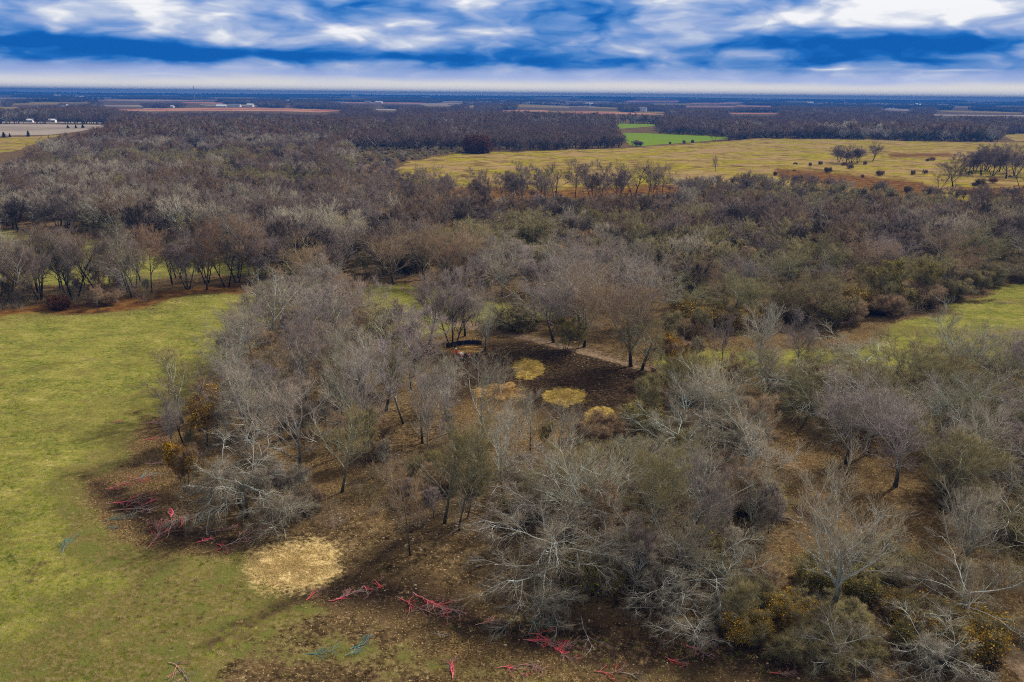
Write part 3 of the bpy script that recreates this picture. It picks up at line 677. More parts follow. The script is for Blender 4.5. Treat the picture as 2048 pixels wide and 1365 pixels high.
hero('dark1', 1318, 722, 660, 'small dark spreading tree just right of the round crowned pair', 1.2)
hero('silver1', 1520, 730, 590, 'pale crowned tree in front of the olive thicket', 1.1)
hero('purple3', 1600, 735, 610, 'grey brown tree right of the pale crowned one before the thicket', 1.1)
hero('thin0', 1440, 745, 615, 'slender brown tree left of the pale crowned one before the thicket')
hero('golden0', 1345, 765, 655, 'yellow leaved tree at the right end of the dark soil', .9)
hero('yellow0', 1130, 705, 622, 'yellow leaved young tree beyond the dirt track')
hero('yellow0', 1155, 700, 640, 'yellow leaved brush tree at the foot of the warm brown tree')
hero('yellow0', 1770, 610, 495, 'yellow leaved tree in the olive thicket beside the right meadow', 1.1)
hero('yellow0', 1850, 600, 500, 'yellow green tree right of the other yellow leaved one in the thicket', 1.1)
hero('purple3', 1745, 323, 274, 'rounded bare tree alone in the golden field, right of the dense dark pair', 1.6, (.55, .5, .48))
hero('purple2', 1677, 325, 286, 'leaning dark tree at the left of the clump in the golden field', 1.7, (.55, .5, .48))
hero('purple2', 1702, 326, 284, 'dense dark tree in the middle of the clump in the golden field', 1.9, (.55, .5, .48))
hero('dark0', 1878, 383, 328, 'small dark tree with fanned limbs in front of the forked field tree', 1.2)
hero('purple3', 1906, 375, 300, 'dark forked tree with a low leaning limb in the yellow grass', 1.6, (.55, .5, .48))
hero('purple2', 1950, 343, 283, 'tall bare tree, left of the clump beyond the forked field tree', 1.7, (.55, .5, .48))
hero('purple2', 1972, 342, 280, 'tall bare tree, middle of the clump beyond the forked field tree', 1.7, (.55, .5, .48))
hero('purple1', 1998, 345, 278, 'tall bare tree, right of the clump beyond the forked field tree', 1.9, (.55, .5, .48))
hero('purple3', 2012, 358, 276, 'spreading bare tree beside the grazing cow at the field edge', 1.6, (.55, .5, .48))
hero('dark1', 2042, 378, 305, 'bare tree cut by the picture edge in the yellow grass', 1.2)
hero('dark0', 1432, 343, 303, 'thin bare tree rising against the golden field above the row', 1.1)
hero('dark0', 1428, 284, 256, 'dark tree at the right corner of the bright green field, left of two', 1.5)
hero('dark1', 1460, 282, 255, 'dark tree at the right corner of the bright green field, right of two', 1.5)
hero('shrubrust', 952, 306, 262, 'large rust red leafy tree at the corner of the golden field', 1.1)
hero('cedar', 1088, 297, 281, 'dark green evergreen bush against the far wood by the golden field', 1.6)
hero('shrubrust', 122, 618, 585, 'dark rust coloured bush under the tree row behind the left meadow', 1.0, (.6, .7, .7))
hero('shrub1', 205, 608, 570, 'brown tangled bush under the tree row behind the left meadow', 1.3)
hero('shrubrust', 800, 500, 440, 'rust leaved bush tree in the grey wood above the clearing', 1.1)
hero('shrubrust', 735, 475, 430, 'dark red leaved bush in the grey wood left of the rust leaved one', 1.1)
hero('white0', 1180, 432, 384, 'whitish bare tree standing out of the grey wood before the golden field', 1.1)
hero('white0', 572, 308, 268, 'whitish crowned tree alone in the far purple wood', 1.7)
hero('white0', 245, 325, 285, 'cream crowned tree, left of three in the far wood', 1.9)
hero('white0', 300, 318, 278, 'cream crowned tree, middle of three in the far wood', 1.9)
hero('white0', 345, 314, 276, 'cream crowned tree, right of three in the far wood', 1.8)
hero('white0', 1678, 275, 229, 'whitish crown rising from the wood behind the golden field', 1.8)
hero('white0', 1768, 276, 230, 'whitish crown right of the other one behind the golden field', 1.4)
hero('purple3', 1905, 276, 228, 'tall rosy crowned tree rising from the wood behind the golden field', 1.4, (1.1, .85, .8))
hero('purple0', 345, 905, 770, 'grey twiggy tree at the meadow corner left of the golden leaves', .7)
for u, v, vt, w, lab in ((1962, 352, 292, 1.5, 'dark bare tree low in the clump beyond the forked field tree'), (1985, 352, 288, 1.6, 'dark bare tree with crossing trunks in the clump beyond the forked field tree'), (1936, 350, 296, 1.6, 'short rounded dark tree at the near left of the clump at the field edge'),
      (2030, 352, 282, 1.6, 'tall dark tree right of the clump at the field edge'), (1690, 328, 290, 1.8, 'broad dark bush tree in front of the clump in the golden field'), (1715, 326, 288, 1.6, 'dark bare tree at the right of the clump in the golden field')):
    hero('dark2' if w < 1.6 else 'purple2', u, v, vt, lab, w, (.55, .5, .48))
for u, v, vt, w in ((1275, 293, 277, 2.2), (1340, 289, 281, 1), (1368, 288, 278, 1), (1385, 287, 277, 1)):
    hero('shrub2', u, v, vt, None, w*.55, D_, 'edge of the bright green field')
for u, v, vt in ((1620, 333, 321), (1700, 338, 322), (1855, 322, 313), (1864, 321, 311), (1760, 352, 336), (1825, 350, 336), (1850, 348, 335), (1960, 372, 350), (1948, 372, 362), (1985, 368, 352),
                 (1655, 345, 330), (1725, 356, 344), (1755, 378, 362), (1550, 352, 338), (1590, 362, 347), (1925, 388, 375), (1815, 385, 370), (1640, 330, 318), (1730, 330, 318), (1690, 332, 320)):
    hero(('shrub0', 'shrub1', 'shrub1', 'shrub2')[rng.integers(0, 4)], u, v, vt+2*rng.random(), None, .5+.5*rng.random(), [(1, .8, .6), (1, .62, .38), (.7, .6, .5)][rng.integers(0, 3)], 'yellow grass of the golden field')

ZONES = [  # name used in labels, outline of the bases, spacing, kinds, heights
 ('tree row behind the left meadow', [(-90, 640), (0, 625), (280, 597), (530, 572), (600, 556), (420, 548), (200, 560), (0, 580), (-90, 585)], 5.0,
   ['dark0', 'dark1', 'dark2', 'purple2', 'purple1', 'silver2', 'purple3', 'brown0', 'purple2'], (12.5, 16.5), (.82, .78, .75)),
 ('tree row before the golden field', [(700, 425), (840, 408), (1000, 402), (1330, 385), (1345, 398), (1000, 420), (720, 445)], 10.5, ['purple1', 'dark1', 'purple2', 'purple2', 'purple1'], (15, 18.5), (.72, .66, .62)),
 ('spur wood beside the left meadow', [(335, 870), (400, 770), (470, 700), (560, 650), (700, 640), (830, 700), (850, 800), (960, 850), (940, 900), (780, 900), (640, 940), (600, 990), (560, 1010), (450, 1020), (400, 960)], 5.4,
   ['purple1', 'purple3', 'silver2', 'thin0', 'thin1', 'thin0', 'brown2', 'thin1', 'thin2'], (9, 13.5), W_),
 ('wood in front of the straw mats', [(1000, 930), (1200, 880), (1480, 850), (1520, 960), (1540, 1100), (1480, 1200), (1280, 1230), (1180, 1150), (1020, 1060)], 4.0,
   ['silver3', 'silver2', 'thin2', 'silver0', 'thin1', 'silver1', 'olive0', 'silver0'], (7.5, 12), W_),
 ('wood right of the leafy track', [(1560, 860), (1500, 800), (1600, 770), (2150, 770), (2350, 1100), (2250, 1250), (2060, 1180), (1900, 1080), (1760, 960)], 5.4,
   ['olive1', 'olive0', 'thin1', 'silver0', 'silver1', 'purple0', 'silver0', 'purple1'], (8, 12.5), W_),
 ('thicket before the right meadow', [(1370, 850), (1340, 800), (1420, 770), (1560, 770), (1560, 840), (1480, 850)], 6.0, ['silver0', 'purple0', 'silver1', 'olive0'], (7, 10), W_),
 ('grove beyond the dirt track', [(560, 645), (600, 600), (760, 560), (1000, 550), (1200, 560), (1360, 600), (1330, 660), (1200, 690), (1090, 625), (880, 575), (760, 640), (700, 640)], 7.4,
   ['purple3', 'purple0', 'silver1', 'purple2', 'brown1', 'purple1'], (11, 14), W_),
 ('thicket beside the right meadow', [(1330, 655), (1400, 590), (1700, 560), (2000, 520), (2300, 480), (2300, 530), (2020, 570), (1880, 605), (1700, 640), (1640, 655)], 9.4,
   ['olive0', 'olive1', 'purple0', 'olive0', 'brown1', 'olive2'], (9, 13), (.9, .9, .9)),
]
def notopen(u, v):
    a, b = np.array([u]), np.array([v])
    return open_mask(a, b)[0] < .45 and strokem(a, b, TRACK, 2)[0] < .5 and strokem(a, b, TRACK3, 4)[0] < .5 and polym(a, b, SOIL, 3)[0] < .5
SEEN = [(885, 725), (888, 678), (965, 678), (985, 690), (1085, 690), (1200, 705), (1350, 770), (1330, 805), (1250, 850), (1190, 862), (1090, 830), (1000, 815), (940, 790), (930, 728)]
def blocks(x, y, h):
    for q in (.45, .7, .95):
        u, v = PJ(x, y, h*q)
        for du in (-25, 0, 25):
            if sdist(np.array([float(u)+du]), np.array([float(v)]), SEEN)[0] > 0: return True
    return False
for zi, (zn, poly, sp, keys, (h0, h1), tint) in enumerate(ZONES):
    zr = np.random.default_rng(100+zi)
    row = zn.startswith('tree row')
    for x, y, u, v in zone_points(poly, sp, zr, 12 if row else 5, notopen):
        k = keys[zr.integers(len(keys))]; tj = .82+.36*zr.random(); hh = h0+(h1-h0)*zr.random()
        for _k in range(3):
            if blocks(x, y, hh): hh *= .78
        if blocks(x, y, hh): continue
        put(zn, k, x, y, hh, zr, tuple(c*tj*(1+.025*zr.normal()) for c in tint), None, ((1.25 if 'golden' in zn else .95)+.2*zr.random()) if row else 1.28+.35*zr.random())
SHZ = [('golden brush below the vase shaped tree', [(1420, 1150), (1600, 1120), (1780, 1130), (1900, 1230), (1930, 1340), (1720, 1345), (1560, 1300), (1420, 1240)], 3.6, ['shrubgold', 'shrubyellow', 'shrub1', 'shrub0', 'shrubgold'], (2.2, 4)),
       ('olive thicket edge by right meadow', [(1330, 690), (1500, 650), (1700, 645), (1900, 600), (2060, 560), (2060, 545), (1880, 585), (1690, 620), (1400, 640)], 4.8, ['shrub0', 'shrub0', 'shrubyellow', 'shrub1', 'shrubgold'], (3.5, 6.5)),
       ('edge of the dark soil clearing', [(1300, 775), (1370, 750), (1400, 790), (1340, 840), (1280, 870), (1265, 845)], 3.6, ['shrubgold', 'shrub1', 'shrub2', 'shrubyellow'], (2, 4)),
       ('brush right of the leafy track', [(1780, 800), (2100, 790), (2200, 1100), (1990, 1110), (1850, 980)], 5.5, ['shrub0', 'shrub0', 'shrub1'], (3, 5.5)),
       ('brush in front of the straw mats', [(1150, 880), (1480, 850), (1520, 1000), (1430, 1200), (1180, 1180), (1040, 1020)], 5.5, ['shrub0', 'shrub1', 'shrubyellow'], (2.5, 4.5)),
       ('brush in the spur wood', [(400, 930), (480, 850), (700, 800), (950, 880), (940, 1040), (700, 1050), (450, 1040)], 10.0, ['shrub1', 'shrub2', 'shrub1'], (1.8, 3.2))]
for zi, (zn, poly, sp, keys, (h0, h1)) in enumerate(SHZ):
    zr = np.random.default_rng(200+zi); keep0 = list(TAKEN); TAKEN.clear()
    for x, y, u, v in zone_points(poly, sp, zr, 4, notopen):
        put(zn, keys[zr.integers(len(keys))], x, y, h0+(h1-h0)*zr.random(), zr, (1, 1, 1), None, 1+.5*zr.random())
    TAKEN[:0] = keep0
print('individual plants', len(ITEMS), 'trees', sum(not i[1].startswith('shrub') for i in ITEMS))

# ------------------------------------------------------------------ scattering of what nobody could count
def coll_of(name, meshes):
    c = bpy.data.collections.new(name)
    for i, me in enumerate(meshes):
        c.objects.link(bpy.data.objects.new('%s_kind_%02d' % (name, i), me))
    return c
def scatter(name, pts, vid, rz, sc, coll, label=None):
    me = bpy.data.meshes.new(name); me.vertices.add(len(pts)); me.vertices.foreach_set('co', np.asarray(pts, np.float32).ravel())
    for k, ty, d in (('vid', 'INT', np.asarray(vid, np.int32)), ('rz', 'FLOAT', np.asarray(rz, np.float32))):
        a = me.attributes.new(k, ty, 'POINT'); a.data.foreach_set('value', d)
    a = me.attributes.new('sc', 'FLOAT_VECTOR', 'POINT'); a.data.foreach_set('vector', np.asarray(sc, np.float32).ravel())
    o = bpy.data.objects.new(name, me); COL.objects.link(o); o['kind'] = 'stuff'
    if label: o['label'] = label
    g = bpy.data.node_groups.new(name, 'GeometryNodeTree')
    g.interface.new_socket('Geometry', in_out='INPUT', socket_type='NodeSocketGeometry'); g.interface.new_socket('Geometry', in_out='OUTPUT', socket_type='NodeSocketGeometry')
    gi = g.nodes.new('NodeGroupInput'); go = g.nodes.new('NodeGroupOutput'); ip = g.nodes.new('GeometryNodeInstanceOnPoints')
    ci = g.nodes.new('GeometryNodeCollectionInfo'); ci.inputs['Collection'].default_value = coll; ci.inputs['Separate Children'].default_value = True; ci.inputs['Reset Children'].default_value = True
    def na(nm, ty):
        n = g.nodes.new('GeometryNodeInputNamedAttribute'); n.data_type = ty; n.inputs['Name'].default_value = nm
        return n.outputs['Attribute']
    cx = g.nodes.new('ShaderNodeCombineXYZ'); L = g.links.new
    L(gi.outputs[0], ip.inputs['Points']); L(ci.outputs[0], ip.inputs['Instance']); ip.inputs['Pick Instance'].default_value = True
    L(na('vid', 'INT'), ip.inputs['Instance Index']); L(na('rz', 'FLOAT'), cx.inputs[2]); L(cx.outputs[0], ip.inputs['Rotation']); L(na('sc', 'FLOAT_VECTOR'), ip.inputs['Scale'])
    L(ip.outputs[0], go.inputs[0]); md = o.modifiers.new('scatter', 'NODES'); md.node_group = g
    return o
def lodmesh(seed, form, look, lod, H=14., leaf=0, lm=None, leafsize=.4):
    A, C, Lf = make_tree_mb(seed, form, H, lod, leaf, leafsize)
    T = MB()
    for b, off in ((A, 0), (C, 0)):
        for V, t in zip(b.V, b.tone): T.V.append(V); T.tone.append(t)
        for Q, q in zip(b.Q, b.qm): T.Q.append(Q+T.n); T.qm.append(q)
        for Q, q in zip(b.T, b.tm): T.T.append(Q+T.n); T.tm.append(q)
        T.n += b.n
    if leaf and Lf.V: T.add(np.concatenate(Lf.V), np.concatenate(Lf.Q), mat=2, tone=np.concatenate(Lf.tone))
    return T.mesh(form, [BARK[look], TWIG[look]]+([lm] if leaf else []))
LK = {k: None for k in ()}
FT = {'purple': twig_mat('far purple twigs', (.048, .028, .022), (.105, .068, .056)), 'olive': twig_mat('far olive twigs', (.050, .040, .016), (.10, .077, .036)),
      'brown': twig_mat('far brown twigs', (.065, .036, .022), (.125, .072, .045)), 'dark': twig_mat('far dark twigs', (.030, .022, .018), (.065, .050, .042)),
      'rust': twig_mat('far rust leaves', (.12, .035, .02), (.18, .055, .03)), 'white': twig_mat('far cream twigs', (.32, .28, .22), (.42, .38, .30)), 'silver': twig_mat('far grey twigs', (.12, .105, .085), (.22, .195, .165))}
MT_ = {'purple': twig_mat('woodland purple twigs', (.072, .050, .040), (.165, .126, .108)), 'brown': twig_mat('woodland brown twigs', (.075, .045, .026), (.15, .095, .058))}
def relook(me, look, far=False):
    if len(me.materials) > 1 and (far or look == 'dark'): me.materials[1] = FT[look]
    elif look in MT_: me.materials[1] = MT_[look]
    return me
mids = [relook(lodmesh(300+i, f, l, 1), l) for i, (f, l) in enumerate([('vase', 'purple'), ('multi', 'purple'), ('tall', 'dark'), ('vase', 'brown'), ('multi', 'olive'), ('tall', 'purple'), ('vase', 'silver'), ('spread', 'olive')])]
mids.append(lodmesh(320, 'shrub', 'brown', 1, 5.)); mids.append(lodmesh(321, 'shrub', 'olive', 1, 5.))
c_mid = coll_of('woodland', mids)
fars = [relook(lodmesh(400+i, f, l, 2), l, True) for i, (f, l) in enumerate([('vase', 'purple'), ('multi', 'purple'), ('tall', 'brown'), ('vase', 'dark'), ('multi', 'olive'), ('vase', 'silver'), ('vase', 'purple'), ('vase', 'rust')])]
c_far = coll_of('distant_woodland', fars)

def wedge(r0, r1, sp, rng, az=37., jit=.48):
    """jittered points in a sector of rings"""
    out = []; r = r0
    while r < r1:
        s = sp(r) if callable(sp) else sp
        n = int(2*math.radians(az)*r/s)
        a = (np.arange(n)+.5+(rng.random(n)-.5)*2*jit)/n*2*math.radians(az)-math.radians(az)
        rr = r+(rng.random(n)-.5)*2*jit*s
        out.append(np.stack([np.sin(a)*rr, np.cos(a)*rr], 1)); r += s*.92
    return np.concatenate(out)
srng = np.random.default_rng(9)
HS = [(115, 195.5, 40, 18, 9, 0, 1, 'white buildings on the far left skyline'), (160, 197.5, 46, 16, 8, 0, 1, 'white low building among pale trees on the far left'), (128, 214.5, 26, 12, 5, 0, 2, 'red roofed house in the far woods left of the ploughed field'),
 (61, 245.2, 7, 5, 3, 0, 1, 'white shed at the far edge of the pale field'), (106, 245.2, 8, 5, 3, 0, 1, 'white shed right of the other one beyond the pale field'), (345, 216.6, 9, 7, 4, 0, 1, 'tiny white shed standing on the reddish field'),
 (443, 215.7, 26, 12, 4, 0, 1, 'white low farm shed at the end of the reddish field'), (470, 215, 34, 12, 5, 0, 0, 'long grey roofed barn beside the reddish field'), (501, 215, 18, 12, 6, 0, 1, 'white farmhouse with a green lawn by the reddish field'),
 (708, 197.6, 60, 20, 10, 0, 1, 'white barn in the far blue woods below the skyline'), (758, 208, 30, 14, 5, 0, 1, 'white roofed shed, brighter of two in the blue woods'), (736, 207.6, 26, 14, 5, 1, 0, 'cream house left of the brighter shed in the blue woods'),
 (578, 207.5, 40, 14, 5, 0, 1, 'white long roof in the blue woods above the orange field'), (852, 199, 70, 18, 8, 0, 1, 'white long buildings below the skyline near the middle'), (1005, 206.6, 34, 14, 6, 0, 0, 'pale house left of the gold strips in the blue woods'),
 (1180, 211.5, 30, 14, 7, 0, 1, 'bright white house above the rosy field'), (1285, 223.8, 22, 12, 8, 0, 0, 'pair gabled white farmhouse at the right end of the rosy field'), (1170, 211, 22, 12, 6, 1, 0, 'cream house left of the bright white one above the rosy field'),
 (1505, 202, 50, 16, 7, 0, 1, 'white building beneath the right skyline'), (1620, 210.5, 36, 16, 10, 0, 1, 'white block like house on the right wooded slope'), (1640, 211, 26, 12, 7, 0, 0, 'white house right of the block like one on the wooded slope'),
 (1685, 206.5, 34, 14, 7, 0, 1, 'pale roofed house high on the right wooded slope'), (1692, 210, 30, 14, 6, 1, 0, 'cream house below the pale roofed one on the wooded slope'), (1835, 213.8, 30, 14, 8, 0, 1, 'bright white house beside the far gold strip on the right'),
 (1870, 210.5, 30, 14, 7, 2, 2, 'red house on the far right slope'), (1590, 204.5, 44, 14, 7, 0, 1, 'white roof just below the skyline on the right')]
def hides(P, h=13.):
    k = np.zeros(len(P), bool)
    for q in (1., .87, .75, .62, .5, .37, .25, .12):
        f = HC/(HC-h*q); u, v = PJ(P[:, 0]*f, P[:, 1]*f, 0)
        for p in [RED1, RED2, YELL, GREENF, GREENF2, PALE]+[p for p, _ in FARP]: k |= sdist(u, v, p) > 0
        for a in HS: k |= (np.abs(u-a[0]) < 9) & (np.abs(v-a[1]+.4) < 1.3)
    return k
# near and middle woods
P = wedge(120, 620, 7.0, srng); u, v = PJ(P[:, 0], P[:, 1], 0)
ok = (open_mask(u, v) < .5) & (strokem(u, v, TRACK, 2) < .5) & (polym(u, v, SOIL, 2) < .5) & (strokem(u, v, [(1560, 350, 9), (1700, 366, 14), (1830, 380, 14)], 2) < .5)
ok &= ~hides(P, 12)
inz = np.zeros(len(P), bool)
for zn, poly, *_ in ZONES: inz |= sdist(u, v, poly) > -2
ok &= ~inz & ~((v > 555) & (u < 620)) & (v < 660) & ~((v > 545) & (u > 1700))
P, u, v = P[ok], u[ok], v[ok]; n = len(P)
big = np.sin(P[:, 0]/33+1)*np.sin(P[:, 1]/41)+.6*np.sin(P[:, 0]/90-P[:, 1]/70)
vid = np.where(big > .25, srng.choice([0, 1, 5, 6], n), np.where(big < -.35, srng.choice([4, 7, 4, 9, 8], n), srng.choice([0, 1, 2, 3, 5, 3], n)))
vid = np.where(srng.random(n) < .25, srng.integers(0, 8, n), vid)
edge = open_mask(u, v+8) > .3
h = (9.5+4*srng.random(n)+1.2*big)/14; h = np.where(vid >= 8, .8+.5*srng.random(n), h)
h = np.where((v < 450) & (u > 700) & (u < 1350), h*.36, h); h = np.where((v < 460) & (u >= 1350), h*.62, h)
scatter('woodland', np.stack([P[:, 0], P[:, 1], hgt(P[:, 0], P[:, 1])-.1], 1), vid, srng.random(n)*6.28, np.stack([h*1.3, h*1.3, h], 1), c_mid, 'dense grey brown bare woodland beyond the clearing')
print('mid', n)
P = wedge(620, 3300, lambda r: 8+(r-600)/2700*9, srng); u, v = PJ(P[:, 0], P[:, 1], 0)
ok = (open_mask(u, v) < .5) & ~hides(P); P = P[ok]; n = len(P); r = np.hypot(P[:, 0], P[:, 1])
big = np.sin(P[:, 0]/120+1)*np.sin(P[:, 1]/160)+.5*srng.normal(size=n)
vid = np.where(big > .5, srng.choice([2, 4, 5], n), np.where(big < -.6, srng.choice([3, 1, 6], n), srng.choice([0, 1, 6], n)))
vid = np.where((srng.random(n) < .012), 7, vid)
h = (10.5+4.5*srng.random(n)+1.5*big)/14; w = h*(1.5+(r-600)/2700*.9)
scatter('distant_woodland', np.stack([P[:, 0], P[:, 1], hgt(P[:, 0], P[:, 1])-.3], 1), vid, srng.random(n)*6.28, np.stack([w, w, h], 1), c_far, 'purple brown bare woodland filling the middle distance')
print('far', n)
# valley and ridge woods, seen as one blue mass: patches of rounded crowns with broken tops
def patch(seed, L=60., n=26, mat='purple'):
    rg = np.random.default_rng(seed); mb = MB()
    for _ in range(n):
        c = np.array([rg.uniform(-L/2, L/2), rg.uniform(-L/2, L/2), 0]); rr = 3.5+3*rg.random(); hh = 8+6*rg.random()
        m_ = 34; a = rg.random(m_)*6.28; e = np.arccos(rg.random(m_))*.95; q = .55+.45*rg.random(m_)
        tip = c+np.stack([np.cos(a)*np.sin(e)*rr*q, np.sin(a)*np.sin(e)*rr*q, hh*.35+np.cos(e)*hh*.62*q], 1)
        b = c+np.array([0, 0, hh*.2])+(tip-c-np.array([0, 0, hh*.2]))*.35
        mb.spikes(b, tip, .75, 0, 0)
        mb.spikes(c[None], (c+np.array([0, 0, hh*.6]))[None], .6, 0, 0)
    return mb.mesh('patch', [FT[mat]])
c_pat = coll_of('valley_forest', [patch(1, mat='purple'), patch(2, mat='dark'), patch(3, mat='dark'), patch(4, mat='olive'), patch(5, mat='white'), patch(6, mat='brown')])
P = np.concatenate([wedge(3300, 7000, lambda r: 55+(r-3300)/60, srng), wedge(7000, 13300, lambda r: 120+(r-7000)/80, srng)]); u, v = PJ(P[:, 0], P[:, 1], hgt(P[:, 0], P[:, 1]))
u0, v0 = PJ(P[:, 0], P[:, 1], 0)
gap = np.sin(P[:, 0]/310+P[:, 1]/500)*np.sin(P[:, 1]/420-P[:, 0]/900+1)
ok = (open_mask(u0, v0) < .5) & (gap < .78) & ~hides(P, 11); P = P[ok]; n = len(P); r = np.hypot(P[:, 0], P[:, 1])
w = np.where(r < 7000, 1.0+(r-3300)/3700*.9, 2.2+(r-7000)/5000); big = np.sin(P[:, 0]/500+1)*np.sin(P[:, 1]/430)
vid = np.where(big > .45, srng.choice([4, 0, 5], n), np.where(big < -.3, srng.choice([1, 2], n), srng.choice([0, 1, 2, 3], n)))
h = .95+.35*srng.random(n)
scatter('valley_forest', np.stack([P[:, 0], P[:, 1], hgt(P[:, 0], P[:, 1])-.5], 1), vid, srng.random(n)*6.28, np.stack([w, w, h], 1), c_pat, 'dark blue wooded valley and ridges under the horizon')
print('valley', n)

# understorey brush, low saplings
def brush(seed, look, H=1.6):
    rg = np.random.default_rng(seed); mb = MB(); P0, R0 = stems(rg, 7, H, .012, .5, 4, .25, .12)
    mb.tubes(P0, R0, 3, 0, .6); P1, R1 = kids(rg, P0, R0, 6, .2, 1, 40, 15, .5, .3, 3, .1, .12, .7, .4, .006); mb.spikes(P1[:, 0], P1[:, 2], .008, 1, 0)
    P2, R2_ = kids(rg, P1, R1, 3, .2, 1, 40, 15, .6, .3, 2, .1, .12, .7, .4, .006); mb.spikes(P2[:, 0], P2[:, 1], .006, 1, 0)
    return mb.mesh('brush', [BARK[look], TWIG[look]])
def sap(seed, look):
    A, C, _l = make_tree_mb(seed, 'thin', 5.5, 0); T = MB()
    for b in (A, C):
        for V, t in zip(b.V, b.tone): T.V.append(V); T.tone.append(t)
        for Q, q in zip(b.Q, b.qm): T.Q.append(Q+T.n); T.qm.append(q)
        for Q, q in zip(b.T, b.tm): T.T.append(Q+T.n); T.tm.append(q)
        T.n += b.n
    return T.mesh('sapling', [BARK[look], TWIG[look]])
c_br = coll_of('undergrowth', [brush(1, 'brown'), brush(2, 'olive'), brush(3, 'purple'), brush(4, 'silver'), sap(5, 'purple'), sap(6, 'silver'), sap(7, 'olive'), sap(8, 'brown')])
P = wedge(48, 230, 1.35, srng, 36); u, v = PJ(P[:, 0], P[:, 1], 0)
dens = np.sin(P[:, 0]/6)*np.sin(P[:, 1]/7.)+.5*np.sin(P[:, 0]/2.3+P[:, 1]/3)
zoneok = np.zeros(len(P), bool)
for zn, poly, *_ in ZONES+SHZ: zoneok |= sdist(u, v, poly) > -8
ok = (open_mask(u, v) < .4) & (zoneok | (v < 640)) & (strokem(u, v, TRACK, 3) < .3) & (strokem(u, v, TRACK2, 3) < .3) & (polym(u, v, SOIL, 5) < .2) & (dens+srng.normal(size=len(P))*.6 > .5)
P = P[ok]; n = len(P); s = .5+.9*srng.random(n)
scatter('undergrowth', np.stack([P[:, 0], P[:, 1], hgt(P[:, 0], P[:, 1])-.03], 1), np.where(srng.random(n) < .12, srng.integers(4, 8, n), srng.integers(0, 4, n)), srng.random(n)*6.28, np.stack([s, s, s], 1), c_br, 'low brown twiggy undergrowth on the leaf covered floor')
print('brush', n)
# grass and thatch tufts
def tuft(seed, mat, n=26, L=.22):
    rg = np.random.default_rng(seed); mb = MB(); a = rg.random(n)*6.28; q = rg.random(n)*.22
    A = np.stack([np.cos(a)*q, np.sin(a)*q, 0*a-.02], 1); B = A+np.stack([rg.normal(size=n)*.10, rg.normal(size=n)*.10, L*(.5+.6*rg.random(n))], 1)
    mb.spikes(A, B, .012, 0, 0); return mb.mesh('tuft', [mat])
tg = [twig_mat('green grass', (.10, .13, .012), (.16, .18, .02)), twig_mat('straw grass', (.24, .20, .06), (.34, .28, .11)), twig_mat('brown grass', (.06, .04, .018), (.11, .075, .035))]
c_gr = coll_of('grass', [tuft(i, tg[i], 26, (.14, .20, .16)[i]) for i in range(3)])
P = wedge(44, 125, .62, srng, 36); u, v = PJ(P[:, 0], P[:, 1], 0)
gg = polym(u, v, MEADOW_L, 30); th = strokem(u, v, [(250, 1200, 60), (600, 1300, 70), (1000, 1330, 50), (1500, 1365, 40)], 60)
pat = np.sin(P[:, 0]/1.9+np.sin(P[:, 1]/3.3)*2)*np.sin(P[:, 1]/2.2+np.sin(P[:, 0]/2.7)*2)
ok = ((gg > .5) | (th > .3)) & (pat+srng.normal(size=len(P))*.5 > .35); P = P[ok]; gg, th = gg[ok], th[ok]; n = len(P); s = .5+.9*srng.random(n)
vid = np.where(srng.random(n) < th*.9, srng.choice([1, 2, 2], n), srng.choice([0, 0, 1], n))
scatter('grass', np.stack([P[:, 0], P[:, 1], hgt(P[:, 0], P[:, 1])], 1), vid, srng.random(n)*6.28, np.stack([s, s, s*.8], 1), c_gr, 'short tufted green and straw coloured meadow grass')
print('grass', n)
# pale stones and curled dry leaves on the slope
def stone(seed):
    rg = np.random.default_rng(seed); bm = bmesh.new(); bmesh.ops.create_icosphere(bm, subdivisions=2, radius=.12)
    for vv in bm.verts: vv.co *= .75+.5*rg.random(); vv.co.z *= .55
    me = bpy.data.meshes.new('stone'); bm.to_mesh(me); bm.free(); me.materials.append(STONE); return me
STONE = plain('pale limestone', (.31, .235, .15), .9, .4, 6)
c_st = coll_of('stones', [stone(i) for i in range(4)])
def inpoly(poly, n, rg):
    W = np.array([G(*p) for p in poly]); lo, hi = W.min(0), W.max(0); Q = lo+(hi-lo)*rg.random((n, 2)); u, v = PJ(Q[:, 0], Q[:, 1], 0)
    return Q[sdist(u, v, poly) > 0]
P = np.concatenate([inpoly([(940, 890), (1010, 900), (1000, 1080), (820, 1110), (760, 1010), (860, 960)], 1500, srng), inpoly([(1030, 680), (1330, 740), (1340, 790), (1180, 740), (1040, 705)], 420, srng),
                    inpoly([(700, 900), (960, 880), (960, 1120), (640, 1120)], 700, srng), inpoly([(1180, 700), (1340, 770), (1240, 830), (1100, 760)], 90, srng), inpoly([(600, 1140), (1600, 1260), (1600, 1365), (900, 1330)], 260, srng),
                    inpoly([(1500, 850), (1700, 900), (2040, 1330), (1800, 1200), (1560, 980)], 260, srng), inpoly([(840, 690), (1000, 690), (1000, 780), (840, 780)], 130, srng), inpoly([(0, 750), (260, 900), (500, 1150), (0, 1365)], 40, srng)])
n = len(P); s = .2+1.0*srng.random(n)**4.5
scatter('stones', np.stack([P[:, 0], P[:, 1], hgt(P[:, 0], P[:, 1])+.02], 1), srng.integers(0, 4, n), srng.random(n)*6.28, np.stack([s, s*.8, s], 1), c_st, 'pale stones scattered over the bare slope and soil')
print('stones', n)

